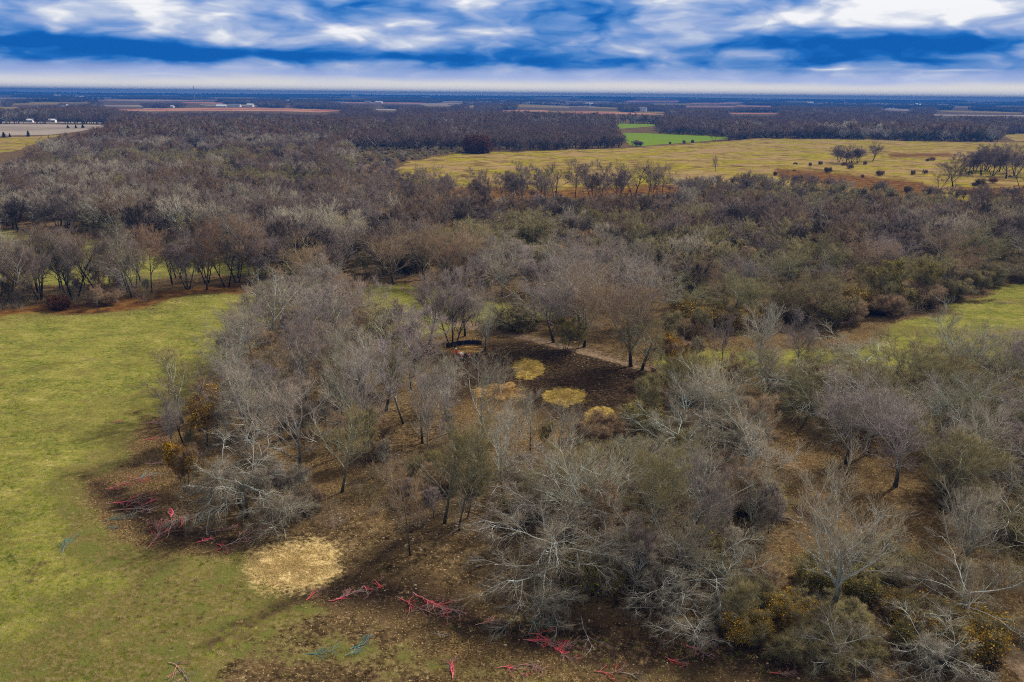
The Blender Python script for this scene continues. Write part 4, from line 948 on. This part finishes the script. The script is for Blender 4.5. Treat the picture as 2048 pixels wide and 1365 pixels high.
# ------------------------------------------------------------------ painted fallen branches
def paint_mat(name, c, bare=(.30, .26, .22), amt=.52):
    mt, t, b = newmat(name); b.inputs['Roughness'].default_value = .6
    co = N(t, 'ShaderNodeTexCoord'); n = NOISE(t, co.outputs['Object'], 1.2, 3, .6)
    t.links.new(MIX(t, SS(t, n, amt, amt+.1), c, bare), b.inputs[0]); return mt
PK = [paint_mat('pink sprayed bark', (.80, .12, .17), (.34, .21, .18), .43), paint_mat('pale pink bark', (.62, .24, .23), (.33, .25, .21), .41), paint_mat('red sprayed bark', (.68, .09, .10), (.28, .16, .13), .43)]
TL = paint_mat('teal sprayed bark', (.04, .22, .21), (.17, .20, .17), .44); TL2 = paint_mat('pale teal bark', (.16, .30, .28), (.28, .30, .27), .45); GB = paint_mat('bare grey wood', (.38, .34, .30), (.22, .18, .14), .5)
def branch_mesh(seed, L, r, mat, dense=1.0):
    rg = np.random.default_rng(seed); mb = MB(); K = 9; P = np.zeros((1, K, 3)); d = np.array([1., 0, 0])
    P[0, 0, 0] = -L/2
    for s in range(1, K):
        d = d+np.array([0, rg.normal()*.22, rg.normal()*.05]); d /= np.linalg.norm(d); P[0, s] = P[0, s-1]+d*L/(K-1)
    R0 = np.linspace(1, .35, K)[None]*r
    P1, R1 = kids(rg, P, R0, int(9*dense), .12, 1, 38, 12, .50, .35, 6, 0, .16, .7, .3, .014)
    P2, R2_ = kids(rg, P1, R1, 5, .15, 1, 38, 14, .50, .3, 4, 0, .18, .7, .4, .010)
    P3, R3 = kids(rg, P2, R2_, 4, .15, 1, 38, 14, .6, .3, 2, 0, .1, .7, .4, .008)
    for Q in (P, P1, P2, P3):
        Q[..., 2] = np.abs(Q[..., 2])*.28+.06
    mb.tubes(P, R0, 7, 0); mb.tubes(P1, R1, 5, 0); mb.tubes(P2, R2_, 4, 0); mb.spikes(P3[:, 0], P3[:, 1], .009, 0)
    return mb
# (photo position, length m, heading deg, thickness, colour, label)
BR = [(252, 974, 4.2, 10, .060, 2, 'red sprayed fallen branch with a hooked end, farthest up the dark strip beside the meadow'),
 (262, 1003, 4.6, 12, .060, 0, 'bright pink fallen branch lying on black soil beside the meadow grass'),
 (272, 1022, 4.4, 8, .050, 1, 'pale pink fallen branch just below the bright pink one in the dark strip'),
 (345, 1030, 1.9, 70, .13, 0, 'short thick pink stump of branches standing out on the black soil'),
 (350, 1060, 4.0, 50, .05, 1, 'pale pink crooked branch below the thick pink stump'),
 (328, 1082, 4.4, 32, .055, 0, 'pink forked branch reaching down to the edge of the grass'),
 (443, 1065, 2.4, 4, .045, 1, 'rosy tangle of twigs left of the golden straw patch'),
 (410, 1086, 1.5, 10, .06, 0, 'tiny bright pink branch on dark soil between two larger pink ones'),
 (490, 1088, 3.8, 10, .05, 1, 'pale pink branch at the upper corner of the golden straw patch'),
 (312, 876, 3.0, 8, .05, 2, 'pink branch lying on the shadowed meadow corner below the dark airy tree'),
 (305, 843, 3.2, 4, .04, 1, 'faint rose branch at the far end of the dark strip'),
 (307, 927, 2.2, 0, .045, 1, 'small pale pink branch below the golden leaves'),
 (232, 843, 1.8, 5, .03, 2, 'faint reddish twig lying out in the green meadow'),
 (625, 1190, 1.8, 40, .05, 2, 'orange pink branch at the left end of the lower dark band'),
 (700, 1188, 2.6, 20, .055, 1, 'pale pink matted branch in the lower dark band'),
 (738, 1180, 1.6, -40, .06, 0, 'short pink hooked branch right of the pale matted one'),
 (752, 1168, 1.5, -70, .04, 2, 'thin red twig standing over the short hooked branch'),
 (860, 1205, 4.8, -34, .075, 0, 'long straight pink branch, the brightest in the lower dark band'),
 (838, 1204, 4.4, -16, .06, 2, 'long red branch crossing under the brightest pink one'),
 (978, 1240, 2.4, 12, .045, 1, 'rosy curved branch right of the long pink branches'),
 (908, 1335, 2.0, 80, .075, 0, 'upright pink branch on brown grass near the lower edge'),
 (1030, 1325, 2.8, 12, .055, 0, 'pink arched branch lying near the lower edge right of the upright one'),
 (1095, 1262, 3.0, 8, .055, 2, 'red bundle of sticks below the drooping silver tree'),
 (1078, 1280, 2.6, -4, .05, 0, 'pink crooked branch just below the red bundle of sticks'),
 (1118, 1300, 2.4, -35, .06, 0, 'pink forked branch on black soil below the crooked one'),
 (1222, 1335, 2.6, 5, .045, 2, 'thin pink stick joined to a bare grey one near the lower edge'),
 (1398, 1296, 2.0, -15, .06, 0, 'lone pink branch on the dark soil below the yellow brush'),
 (1345, 1322, 1.6, -40, .03, 2, 'faint dark red twig left of the lone pink branch'),
 (372, 1342, 3.0, -12, .045, 1, 'dull pink branch at the lower edge of the meadow'),
 (1690, 646, 3.0, 0, .06, 1, 'salmon branch under the olive thicket by the right meadow'),
 (1672, 683, 2.6, 0, .08, 2, 'red branch in the grass near the grove before the right meadow'),
 (2005, 606, 4.0, -8, .07, 1, 'salmon branch lying on the bright right meadow'),
 (1868, 694, 1.6, 60, .08, 1, 'pinkish broken branch above the right wood'),
 (235, 1046, 2.6, 8, .035, 'T', 'teal sprayed branch below the pale pink branch in the dark strip'),
 (152, 1106, 2.8, 25, .04, 'T', 'teal sprayed branch alone in the meadow grass'),
 (228, 1062, 1.0, 0, .03, 'T', 'tiny teal twig under the teal branch in the strip'),
 (290, 958, 2.8, 8, .035, 't', 'faded teal branch above the hooked red branch'),
 (404, 1042, 1.6, 40, .03, 't', 'faded greenish teal twig between the stump and the golden straw patch'),
 (722, 1285, 2.2, 30, .06, 'T', 'teal forked branch on brown grass in the lower middle'),
 (640, 1308, 2.2, 8, .05, 'T', 'dark teal branch left of the forked teal one'),
 (1082, 1245, 2.4, -8, .05, 'T', 'teal branch right under the drooping silver tree'),
 (700, 1300, 1.4, 50, .03, 't', 'thin pale teal twig below the forked teal branch'),
 (1190, 1262, 4.6, -48, .05, 'G', 'long bare grey fallen branch on the brown slope below the pale trees'),
 (1270, 1340, 2.4, 0, .04, 'G', 'bare grey stick beside the thin pink one near the lower edge'),
 (880, 1265, 1.3, -8, .03, 'G', 'short pale stick on the brown grass'),
 (300, 1012, 2.2, 20, .05, 0, 'short rosy branch at the right end of the bright pink one'),
 (365, 1048, 2.4, 60, .05, 2, 'reddish branch leaning up right of the short thick stump'),
 (452, 1094, 2.0, -5, .045, 2, 'thin red branch running towards the golden straw patch'),
 (680, 1200, 2.0, 5, .05, 0, 'rosy branch at the left of the pale pink matted one'),
 (885, 1215, 3.0, -30, .06, 1, 'pale pink branch lying along the tip of the brightest pink one'),
 (1060, 1318, 2.0, 25, .05, 1, 'dull rosy branch right of the pink arched one'),
 (1130, 1285, 2.0, 30, .05, 2, 'small red branch above the forked one on black soil'),
 (1420, 1288, 1.8, 20, .05, 1, 'pale rosy twigs beside the lone pink branch'),
 (1560, 1342, 1.8, 10, .04, 2, 'faint red branch on dark soil at the foot of the golden brush'),
 (400, 905, 3.2, 30, .05, 'G', 'grey fallen limb below the golden leaved tree')]
for i, (u, v, L, hd, r, c, lab) in enumerate(BR):
    mt = PK[c] if isinstance(c, int) else {'T': TL, 't': TL2, 'G': GB}[c]
    x, y = G(u, v); mb = branch_mesh(500+i, L*.95, r*.72, mt, .45 if c == 'G' else 1.0)
    # heading is given as seen in the photo; unproject it on to the ground
    x2, y2 = G(u+20*math.cos(R_(hd)), v-20*math.sin(R_(hd)))
    o = mb.build('fallen_branch', mt, loc=(x, y, float(hgt(x, y)))); o.rotation_euler.z = math.atan2(y2-y, x2-x)
    tag(o, lab, 'fallen branch', 'sprayed branches lying on the soil' if c != 'G' else 'bare sticks lying on the ground')

# ------------------------------------------------------------------ straw mats
STRAW = [twig_mat('golden straw', (.36, .25, .06), (.48, .34, .10)), twig_mat('pale straw', (.50, .36, .14), (.58, .44, .20)), twig_mat('brown straw', (.22, .125, .035), (.30, .18, .06))]
def straw_mat_(u, v, ru, rv, k, lab, dens=1.0, seed=0):
    rg = np.random.default_rng(seed); x0, y0 = G(u, v); xr, _ = G(u+ru, v); _, ya = G(u, v-rv); _, yb = G(u, v+rv); a = abs(xr-x0); b = abs(ya-yb)/2
    n = int(5000*dens); th = rg.random(n)*6.28; q = np.abs(rg.normal(size=n))*.48*(1+.16*np.sin(th*3+seed)+.10*np.sin(th*7))
    cx, cy = np.cos(th)*q*a, np.sin(th)*q*b; hd = rg.random(n)*6.28; L = .15+.35*rg.random(n)
    z = hgt(x0+cx, y0+cy)-float(hgt(x0, y0)); A = np.stack([cx, cy, z+.02+.10*rg.random(n)*np.clip(1.2-q, 0, 1)], 1)
    B = A+np.stack([np.cos(hd)*L, np.sin(hd)*L, .03+.08*rg.normal(size=n)], 1)
    mb = MB(); mb.spikes(A, B, .016, 0, 0)
    # the matted layer beneath
    S, Kk = 64, 7; rr = np.linspace(0, 1, Kk); tt = np.arange(S)*2*np.pi/S; edge = .68+.12*np.sin(tt*3+seed)+.10*np.sin(tt*7)+.06*rg.normal(size=S)
    V = []
    for qk in rr:
        px, py = np.cos(tt)*a*qk*edge, np.sin(tt)*b*qk*edge
        V.append(np.stack([px, py, hgt(x0+px, y0+py)-float(hgt(x0, y0))+.07*(1-qk**4)+.05*rg.random(S)*(qk < .95)-.03*(qk > .99)], 1))
    V = np.concatenate(V); Q = [(k_*S+i, (k_+1)*S+i, (k_+1)*S+(i+1) % S, k_*S+(i+1) % S) for k_ in range(Kk-1) for i in range(S)]
    mb.add(V, Q, mat=1)
    mm, t, bb = newmat('matted straw'); co = N(t, 'ShaderNodeTexCoord'); mp = N(t, 'ShaderNodeMapping'); mp.inputs['Scale'].default_value = (1, 2.2, 1); t.links.new(co.outputs['Object'], mp.inputs[0])
    nn = NOISE(t, mp.outputs[0], 1.3, 7, .75, .5); lo, mi, hi = [((.14, .09, .025), (.31, .21, .045), (.43, .31, .09)), ((.30, .20, .07), (.50, .37, .16), (.60, .46, .23)), ((.08, .045, .015), (.20, .115, .035), (.32, .20, .06))][k]
    t.links.new(RAMP(t, nn, [(.38, lo), (.46, mi), (.60, hi)]), bb.inputs[0])
    o = mb.build('straw_mat', [STRAW[k], mm], loc=(x0, y0, float(hgt(x0, y0)))); return tag(o, lab, 'straw mat', 'straw mats spread over the ground')
straw_mat_(1057, 742, 42, 15, 0, 'round golden straw mat on dark soil, farthest and nearest the person', 1, 1)
straw_mat_(1131, 797, 40, 16, 0, 'round golden straw mat on dark soil, middle of the three golden ones', 1, 2)
straw_mat_(1208, 838, 42, 16, 0, 'golden straw mat half hidden by bare crowns, nearest of the golden ones', 1, 3)
straw_mat_(1000, 782, 75, 24, 2, 'wide brown straw mat behind pale forked trees', 1.2, 4)
straw_mat_(920, 700, 75, 9, 2, 'brown straw strip beneath the person in red', 1.0, 5)
straw_mat_(583, 1131, 92, 40, 1, 'large pale golden straw patch at the meadow corner below the slender sapling', 3.0, 6)

# ------------------------------------------------------------------ figure, machine, netting
def skin(name, pts, edges, radii, mat, parent=None, loc=(0, 0, 0), sub=2):
    me = bpy.data.meshes.new(name); me.from_pydata(pts, edges, []); o = bpy.data.objects.new(name, me); COL.objects.link(o)
    o.modifiers.new('s', 'SKIN'); sk = me.skin_vertices[0].data if me.skin_vertices else None
    if sk is None:
        bpy.context.view_layer.update(); bm = bmesh.new(); bm.from_mesh(me); bm.verts.layers.skin.verify(); bm.to_mesh(me); bm.free(); sk = me.skin_vertices[0].data
    for i, r in enumerate(radii): sk[i].radius = (r, r) if not isinstance(r, tuple) else r
    sk[0].use_root = True
    s = o.modifiers.new('u', 'SUBSURF'); s.levels = sub; s.render_levels = sub
    bpy.context.view_layer.update(); dg = bpy.context.evaluated_depsgraph_get(); ev = bpy.data.meshes.new_from_object(o.evaluated_get(dg)); o.modifiers.clear(); o.data = ev
    ev.materials.clear()
    for m_ in (mat if isinstance(mat, list) else [mat]): ev.materials.append(m_)
    for p in ev.polygons: p.use_smooth = True
    if parent: o.parent = parent
    o.location = loc; return o
RED = plain('red cloth', (.72, .03, .05), .8, .1); SKIN = plain('skin', (.55, .32, .22), .6, .08); JEAN = plain('grey trousers', (.16, .18, .19), .9, .15); CAPM = plain('cream cap', (.80, .78, .62), .8, .05)
BLK = plain('black plastic', (.012, .012, .014), .5, .2, 3, .4); REDP = plain('red paint', (.60, .02, .025), .35, .08, 3, .5); WHT = plain('white paint', (.78, .76, .74), .4, .05, 3, .5); RUB = plain('tyre rubber', (.02, .02, .02), .9, .2)
x, y = G(912, 717); pe = skin('person', [(0, 0, .95), (0, 0, 1.15), (0, .01, 1.38), (0, .0, 1.50), (0, -.02, 1.62), (0, -.03, 1.72), (.10, 0, .88), (.12, -.02, .48), (.13, .02, .06), (.13, -.12, .03), (-.10, 0, .88), (-.12, .02, .48), (-.13, .05, .06), (-.13, -.09, .03),
   (.19, .01, 1.40), (.25, .02, 1.15), (.28, -.08, .92), (.29, -.12, .84), (-.19, .01, 1.40), (-.26, .0, 1.15), (-.24, -.16, .96), (-.22, -.22, .90)],
   [(0, 1), (1, 2), (2, 3), (3, 4), (4, 5), (0, 6), (6, 7), (7, 8), (8, 9), (0, 10), (10, 11), (11, 12), (12, 13), (2, 14), (14, 15), (15, 16), (16, 17), (2, 18), (18, 19), (19, 20), (20, 21)],
   [.13, .13, .16, .06, .09, .085, .085, .065, .05, .04, .085, .065, .05, .04, .065, .05, .04, .035, .065, .05, .04, .035], [SKIN, RED, JEAN], loc=(x, y, float(hgt(x, y))))
for p in pe.data.polygons:
    c = p.center; p.material_index = 2 if c.z < .97 and abs(c.x) < .22 else (1 if c.z < 1.50 and not (c.z < .95 and abs(c.x) > .22) else 0)
pe.rotation_euler.z = .5
tag(pe, 'person in a red jacket and pale cap standing on brown straw beside a black vehicle', 'person')
mb = MB(); mb.cyl((0, -.02, 1.74), (0, -.02, 1.86), .115, .085, 14); mb.cyl((0, -.06, 1.735), (0, -.06, 1.755), .17, .165, 14); mb.build('cap', CAPM, pe)
x, y = G(930, 716); q = empty('quad_bike', (x, y, float(hgt(x, y))), .35); tag(q, 'small black quad bike with red and white rear rack beside the person in red', 'quad bike')
mb = MB(); mb.box((0, 0, .55), (1.0, .34, .22), taper=.85); mb.box((.45, 0, .70), (.5, .42, .16), taper=.7); mb.box((-.1, 0, .42), (1.2, .25, .12)); mb.build('body', BLK, q)
for sx in (-.62, .60):
    for sy in (-.42, .42):
        mb = MB(); mb.cyl((sx, sy-.12, .28), (sx, sy+.12, .28), .28, .28, 18); w = mb.build('wheel', RUB, q); mb = MB(); mb.cyl((sx, sy-.125, .28), (sx, sy+.125, .28), .12, .12, 12); mb.build('rim', WHT, w)
mb = MB(); mb.box((-.25, 0, .76), (.7, .28, .12), taper=.85); mb.build('seat', BLK, q)
mb = MB(); mb.cyl((.30, 0, .72), (.22, 0, 1.02), .03); mb.cyl((.22, -.36, 1.03), (.22, .36, 1.03), .022); mb.build('handlebar', BLK, q)
for sx in (-.62, .60):
    mb = MB(); mb.box((sx, 0, .68), (.62, 1.02, .06), taper=.8); mb.build('fender', REDP, q)
mb = MB()
for k in range(5): mb.box((-.86+.13*k, 0, .86), (.03, .9, .03))
for k in (-.43, 0, .43): mb.box((-.6, k, .82), (.6, .03, .03))
mb.box((-.6, 0, .93), (.44, .72, .10), taper=.95); mb.build('rack', WHT, q)
# dark netting fence with stakes
net = empty('mesh_fence', (*G(930, 694), 0)); tag(net, 'low dark blue black netting fence on stakes behind the person in red', 'fence'); NETM = plain('dark netting', (.014, .018, .045), .6, .5, 4)
x0, y0 = G(930, 694); pts = [G(u, v) for u, v in ((893, 697), (905, 694), (918, 692), (932, 690.5), (945, 690), (957, 690.5), (963, 691.5))]
for i, (a, b) in enumerate(pts):
    mb = MB(); z = float(hgt(a, b)); mb.cyl((a-x0, b-y0, z-.2), (a-x0, b-y0, z+1.05), .035, .03, 6); mb.build('post', BARK['dark'], net)
mb = MB(); rg = np.random.default_rng(3)
for i in range(len(pts)-1):
    a, b = np.array(pts[i]), np.array(pts[i+1]); nn = 10
    for k in range(nn):
        p = a+(b-a)*k/nn; q2 = a+(b-a)*(k+1)/nn; s = .04*math.sin(k*1.7); h1, h2 = .72+.2*rg.random(), .72+.2*rg.random()
        nrm = np.array([-(b-a)[1], (b-a)[0]]); nrm = nrm/np.linalg.norm(nrm)
        V = []
        for off in (0, .02):
            V += [(*(p-(x0, y0)+nrm*(s+off)), .02), (*(q2-(x0, y0)+nrm*(-s+off)), .02), (*(q2-(x0, y0)+nrm*(-s+off)), h2), (*(p-(x0, y0)+nrm*(s+off)), h1)]
        mb.add(V, [(0, 1, 2, 3), (7, 6, 5, 4), (3, 2, 6, 7)])
mb.build('netting', NETM, net)

# ------------------------------------------------------------------ cattle
COWM = plain('black hide', (.012, .010, .010), .8, .3, 3)
def cow(u, v, hd, lab, s=1.0, down=True):
    hz_ = .45 if down else 1.35
    pts = [(0, 0, 1.02), (.45, 0, 1.04), (.85, 0, 1.08), (-.45, 0, 1.05), (-.78, 0, 1.10), (1.15, 0, (1.08+hz_)/2+.05), (1.38, 0, hz_+.08), (1.58, 0, hz_-.10),
           (.70, .20, .70), (.70, .21, .38), (.72, .21, .04), (.70, -.20, .70), (.78, -.21, .38), (.76, -.21, .04), (-.68, .20, .75), (-.80, .21, .42), (-.72, .21, .04), (-.68, -.20, .75), (-.74, -.21, .42), (-.66, -.21, .04), (-.98, 0, .95), (-1.02, 0, .5),
           (1.32, .14, hz_+.18), (1.32, -.14, hz_+.18)]
    ed = [(0, 1), (1, 2), (0, 3), (3, 4), (2, 5), (5, 6), (6, 7), (2, 8), (8, 9), (9, 10), (2, 11), (11, 12), (12, 13), (4, 14), (14, 15), (15, 16), (4, 17), (17, 18), (18, 19), (4, 20), (20, 21), (6, 22), (6, 23)]
    rd = [.38, .37, .30, .36, .28, .20, .14, .10, .13, .08, .07, .13, .08, .07, .15, .09, .07, .15, .09, .07, .04, .04, .03, .03]
    x, y = G(u, v); o = skin('cow', pts, ed, rd, COWM, loc=(x, y, float(hgt(x, y)))); o.rotation_euler.z = R_(hd); o.scale = (s, s, s); tag(o, lab, 'cow', 'black cattle in the golden field')
cow(1590, 331, 10, 'black cow grazing left of the clump of dark trees in the golden field', 1.25)
cow(1589, 344, 175, 'small black calf low in rusty grass under the grazing cow', .8)
cow(1940, 350, 185, 'black cow grazing behind the dark forked field tree', 1.4)
cow(2019, 356, 20, 'small black cow at the foot of the spreading field edge tree', .9)

# ------------------------------------------------------------------ far farm buildings, water towers, mast
WALLS = [plain('white siding', (.80, .79, .76), .7, .04), plain('cream siding', (.62, .56, .47), .7, .05), plain('red siding', (.35, .06, .045), .7, .1)]
ROOFS = [plain('grey roof', (.22, .22, .24), .8, .1), plain('pale metal roof', (.72, .73, .75), .4, .05, 3, .5), plain('brown roof', (.12, .07, .05), .8, .1)]
GLASS = plain('window glass', (.03, .04, .05), .15, .1, 3, .5)
def house(u, v, w, d, h, wm, rm, lab, rz=0.0, nm='farmhouse', cat='house'):
    x, y = G(u, v); z = float(hgt(x, y)); y_ = y; e = empty(nm, (x, y_, z), rz); tag(e, lab, cat)
    mb = MB(); mb.box((0, 0, h/2-.5), (w, d, h+1))
    mb.add([(-w/2, -d/2, h), (-w/2, d/2, h), (-w/2, 0, h+d*.28), (w/2, -d/2, h), (w/2, d/2, h), (w/2, 0, h+d*.28)], T=[(0, 2, 1), (3, 4, 5)]); mb.build('wall', WALLS[wm], e)
    rh = h+d*.28; o_ = .5; mb = MB()
    for s in (-1, 1):
        A_2 = [(-w/2-o_, s*(d/2+o_), h-.25), (w/2+o_, s*(d/2+o_), h-.25), (w/2+o_, 0, rh+.05), (-w/2-o_, 0, rh+.05)]
        B_2 = [(p[0], p[1], p[2]+.3) for p in A_2]; mb.add(A_2+B_2, [(0, 1, 2, 3), (7, 6, 5, 4), (0, 4, 5, 1), (1, 5, 6, 2), (3, 7, 4, 0)])
    mb.build('roof', ROOFS[rm], e)
    mb = MB(); mb.box((w*.12, -d/2-.03, 1.1), (1.2, .1, 2.2)); mb.build('door', ROOFS[2], e)
    for k in (-.34, -.12, .34):
        mb = MB(); mb.box((w*k, -d/2-.03, h*.55), (1.5, .1, 1.4)); mb.build('window', GLASS, e)
for i, hh in enumerate(HS): house(*hh, rz=.3*math.sin(i*2.3))
STEEL = plain('pale steel', (.45, .47, .50), .5, .1)
def water_tower(u, v, H, lab):
    x, y = G(u, v); z = float(hgt(x, y)); e = empty('water_tower', (x, y, z)); tag(e, lab, 'water tower')
    mb = MB(); n = 9; t = np.linspace(0, 1, n); prof = [(0.01, .72), (.5, .74), (.95, .80), (1, .88), (.9, .95), (.5, .99), (.01, 1)]; S = 16; V = []
    for r, h in prof:
        for k in range(S): V.append((math.cos(k*6.283/S)*r*H*.17, math.sin(k*6.283/S)*r*H*.17, h*H))
    mb.add(V, [(a*S+k, a*S+(k+1) % S, (a+1)*S+(k+1) % S, (a+1)*S+k) for a in range(len(prof)-1) for k in range(S)]); mb.build('tank', STEEL, e, True)
    mb = MB(); mb.cyl((0, 0, -1), (0, 0, H*.78), H*.05, H*.04, 12); mb.build('pedestal', STEEL, e)
water_tower(1250, 200, 46, 'water tower standing highest on the skyline right of the middle')
water_tower(1441, 201, 40, 'smaller water tower on the skyline above the right woods')
water_tower(1894, 206, 38, 'tiny water tower at the far right of the skyline')
x, y = G(390, 206); z = float(hgt(x, y)); e = empty('radio_mast', (x, y, z)); tag(e, 'thin pale lattice radio mast rising above the left skyline', 'radio mast')
Hm = 60.; mb = MB()
for a in range(3): mb.cyl((math.cos(a*2.094)*1.2, math.sin(a*2.094)*1.2, -1), (math.cos(a*2.094)*.9, math.sin(a*2.094)*.9, Hm), .35, .25, 5)
for k in range(26):
    for a in range(3):
        b = (a+1) % 3; z0_, z1_ = Hm*k/26, Hm*(k+1)/26; mb.cyl((math.cos(a*2.094)*1.1, math.sin(a*2.094)*1.1, z0_), (math.cos(b*2.094)*1.1, math.sin(b*2.094)*1.1, z1_), .12, .12, 4)
mb.build('lattice', STEEL, e); mb = MB(); mb.cyl((0, 0, Hm), (0, 0, Hm+8), .25, .15, 6); mb.build('antenna', STEEL, e)
x, y = G(404, 203); e = empty('radio_mast', (x, y, float(hgt(x, y)))); tag(e, 'short faint mast right of the tall one', 'radio mast'); mb = MB()
for a in range(3): mb.cyl((math.cos(a*2.094)*1.0, math.sin(a*2.094)*1.0, -1), (math.cos(a*2.094)*.6, math.sin(a*2.094)*.6, 42), .3, .2, 5)
for k in range(10): mb.cyl((1, 0, k*4), (-.5, .8, k*4+4), .12, .12, 4)
mb.build('lattice', STEEL, e)
# evergreen bushes by the pale field
for i, (u, v, vt, w, lab) in enumerate([(8, 275, 264, 1.6, 'dark evergreen at the left picture edge by the pale field'), (20, 275, 267, 1.3, 'smaller dark evergreen beside the one at the left picture edge'), (57, 274, 262, 1.3, 'rounded dark evergreen alone on the near edge of the pale field'),
      (136, 257, 250.5, 2.0, 'dark evergreen on the pale field, left of three'), (152, 257, 250, 1.5, 'dark evergreen on the pale field, middle of three'), (166, 256.5, 249.5, 2.2, 'dark evergreen on the pale field, right of three')]):
    hero('cedar', u, v, vt, lab, w)

# ------------------------------------------------------------------ labels of the trees and shrubs
LOOK = {'thin': 'thin crowned bare tree', 'purple': 'purple brown bare tree', 'silver': 'pale silver limbed tree', 'olive': 'mossy olive bare tree', 'brown': 'warm brown bare tree', 'dark': 'dark bare tree', 'white': 'whitish bare tree', 'golden': 'golden leaved tree', 'yellow': 'yellow leaved tree', 'cedar': 'dark evergreen'}
SLOOK = {'shrubgold': 'golden leaved shrub', 'shrubyellow': 'yellow leaved shrub', 'shrubrust': 'rust leaved shrub', 'shrub0': 'olive brown bare shrub', 'shrub1': 'warm brown bare shrub', 'shrub2': 'grey brown bare shrub'}
def ordw(n):
    w = ['', 'first', 'second', 'third', 'fourth', 'fifth', 'sixth', 'seventh', 'eighth', 'ninth', 'tenth', 'eleventh', 'twelfth', 'thirteenth', 'fourteenth', 'fifteenth', 'sixteenth', 'seventeenth', 'eighteenth', 'nineteenth', 'twentieth']
    return w[n] if n < len(w) else '%d%s' % (n, {1: 'st', 2: 'nd', 3: 'rd'}.get(n % 10, 'th'))
byk = {}
for zn, key, x, y, h, e in ITEMS:
    sh = key.startswith('shrub'); e['category'] = 'shrub' if sh or key == 'cedar' else 'tree'
    if e.name in NAMED: e['label'] = NAMED[e.name][0]; continue
    look = SLOOK[key] if sh else LOOK[key.rstrip('0123456789')]
    e['group'] = ('shrubs of the ' if sh else 'trees of the ')+zn
    byk.setdefault((zn, look), []).append((float(PJ(x, y, 0)[0]), e))
for (zn, look), L in byk.items():
    L.sort(key=lambda t: t[0])
    for i, (_, e) in enumerate(L):
        e['label'] = (look+' in the '+zn) if len(L) == 1 else '%s, %s from left in the %s' % (look, ordw(i+1), zn)
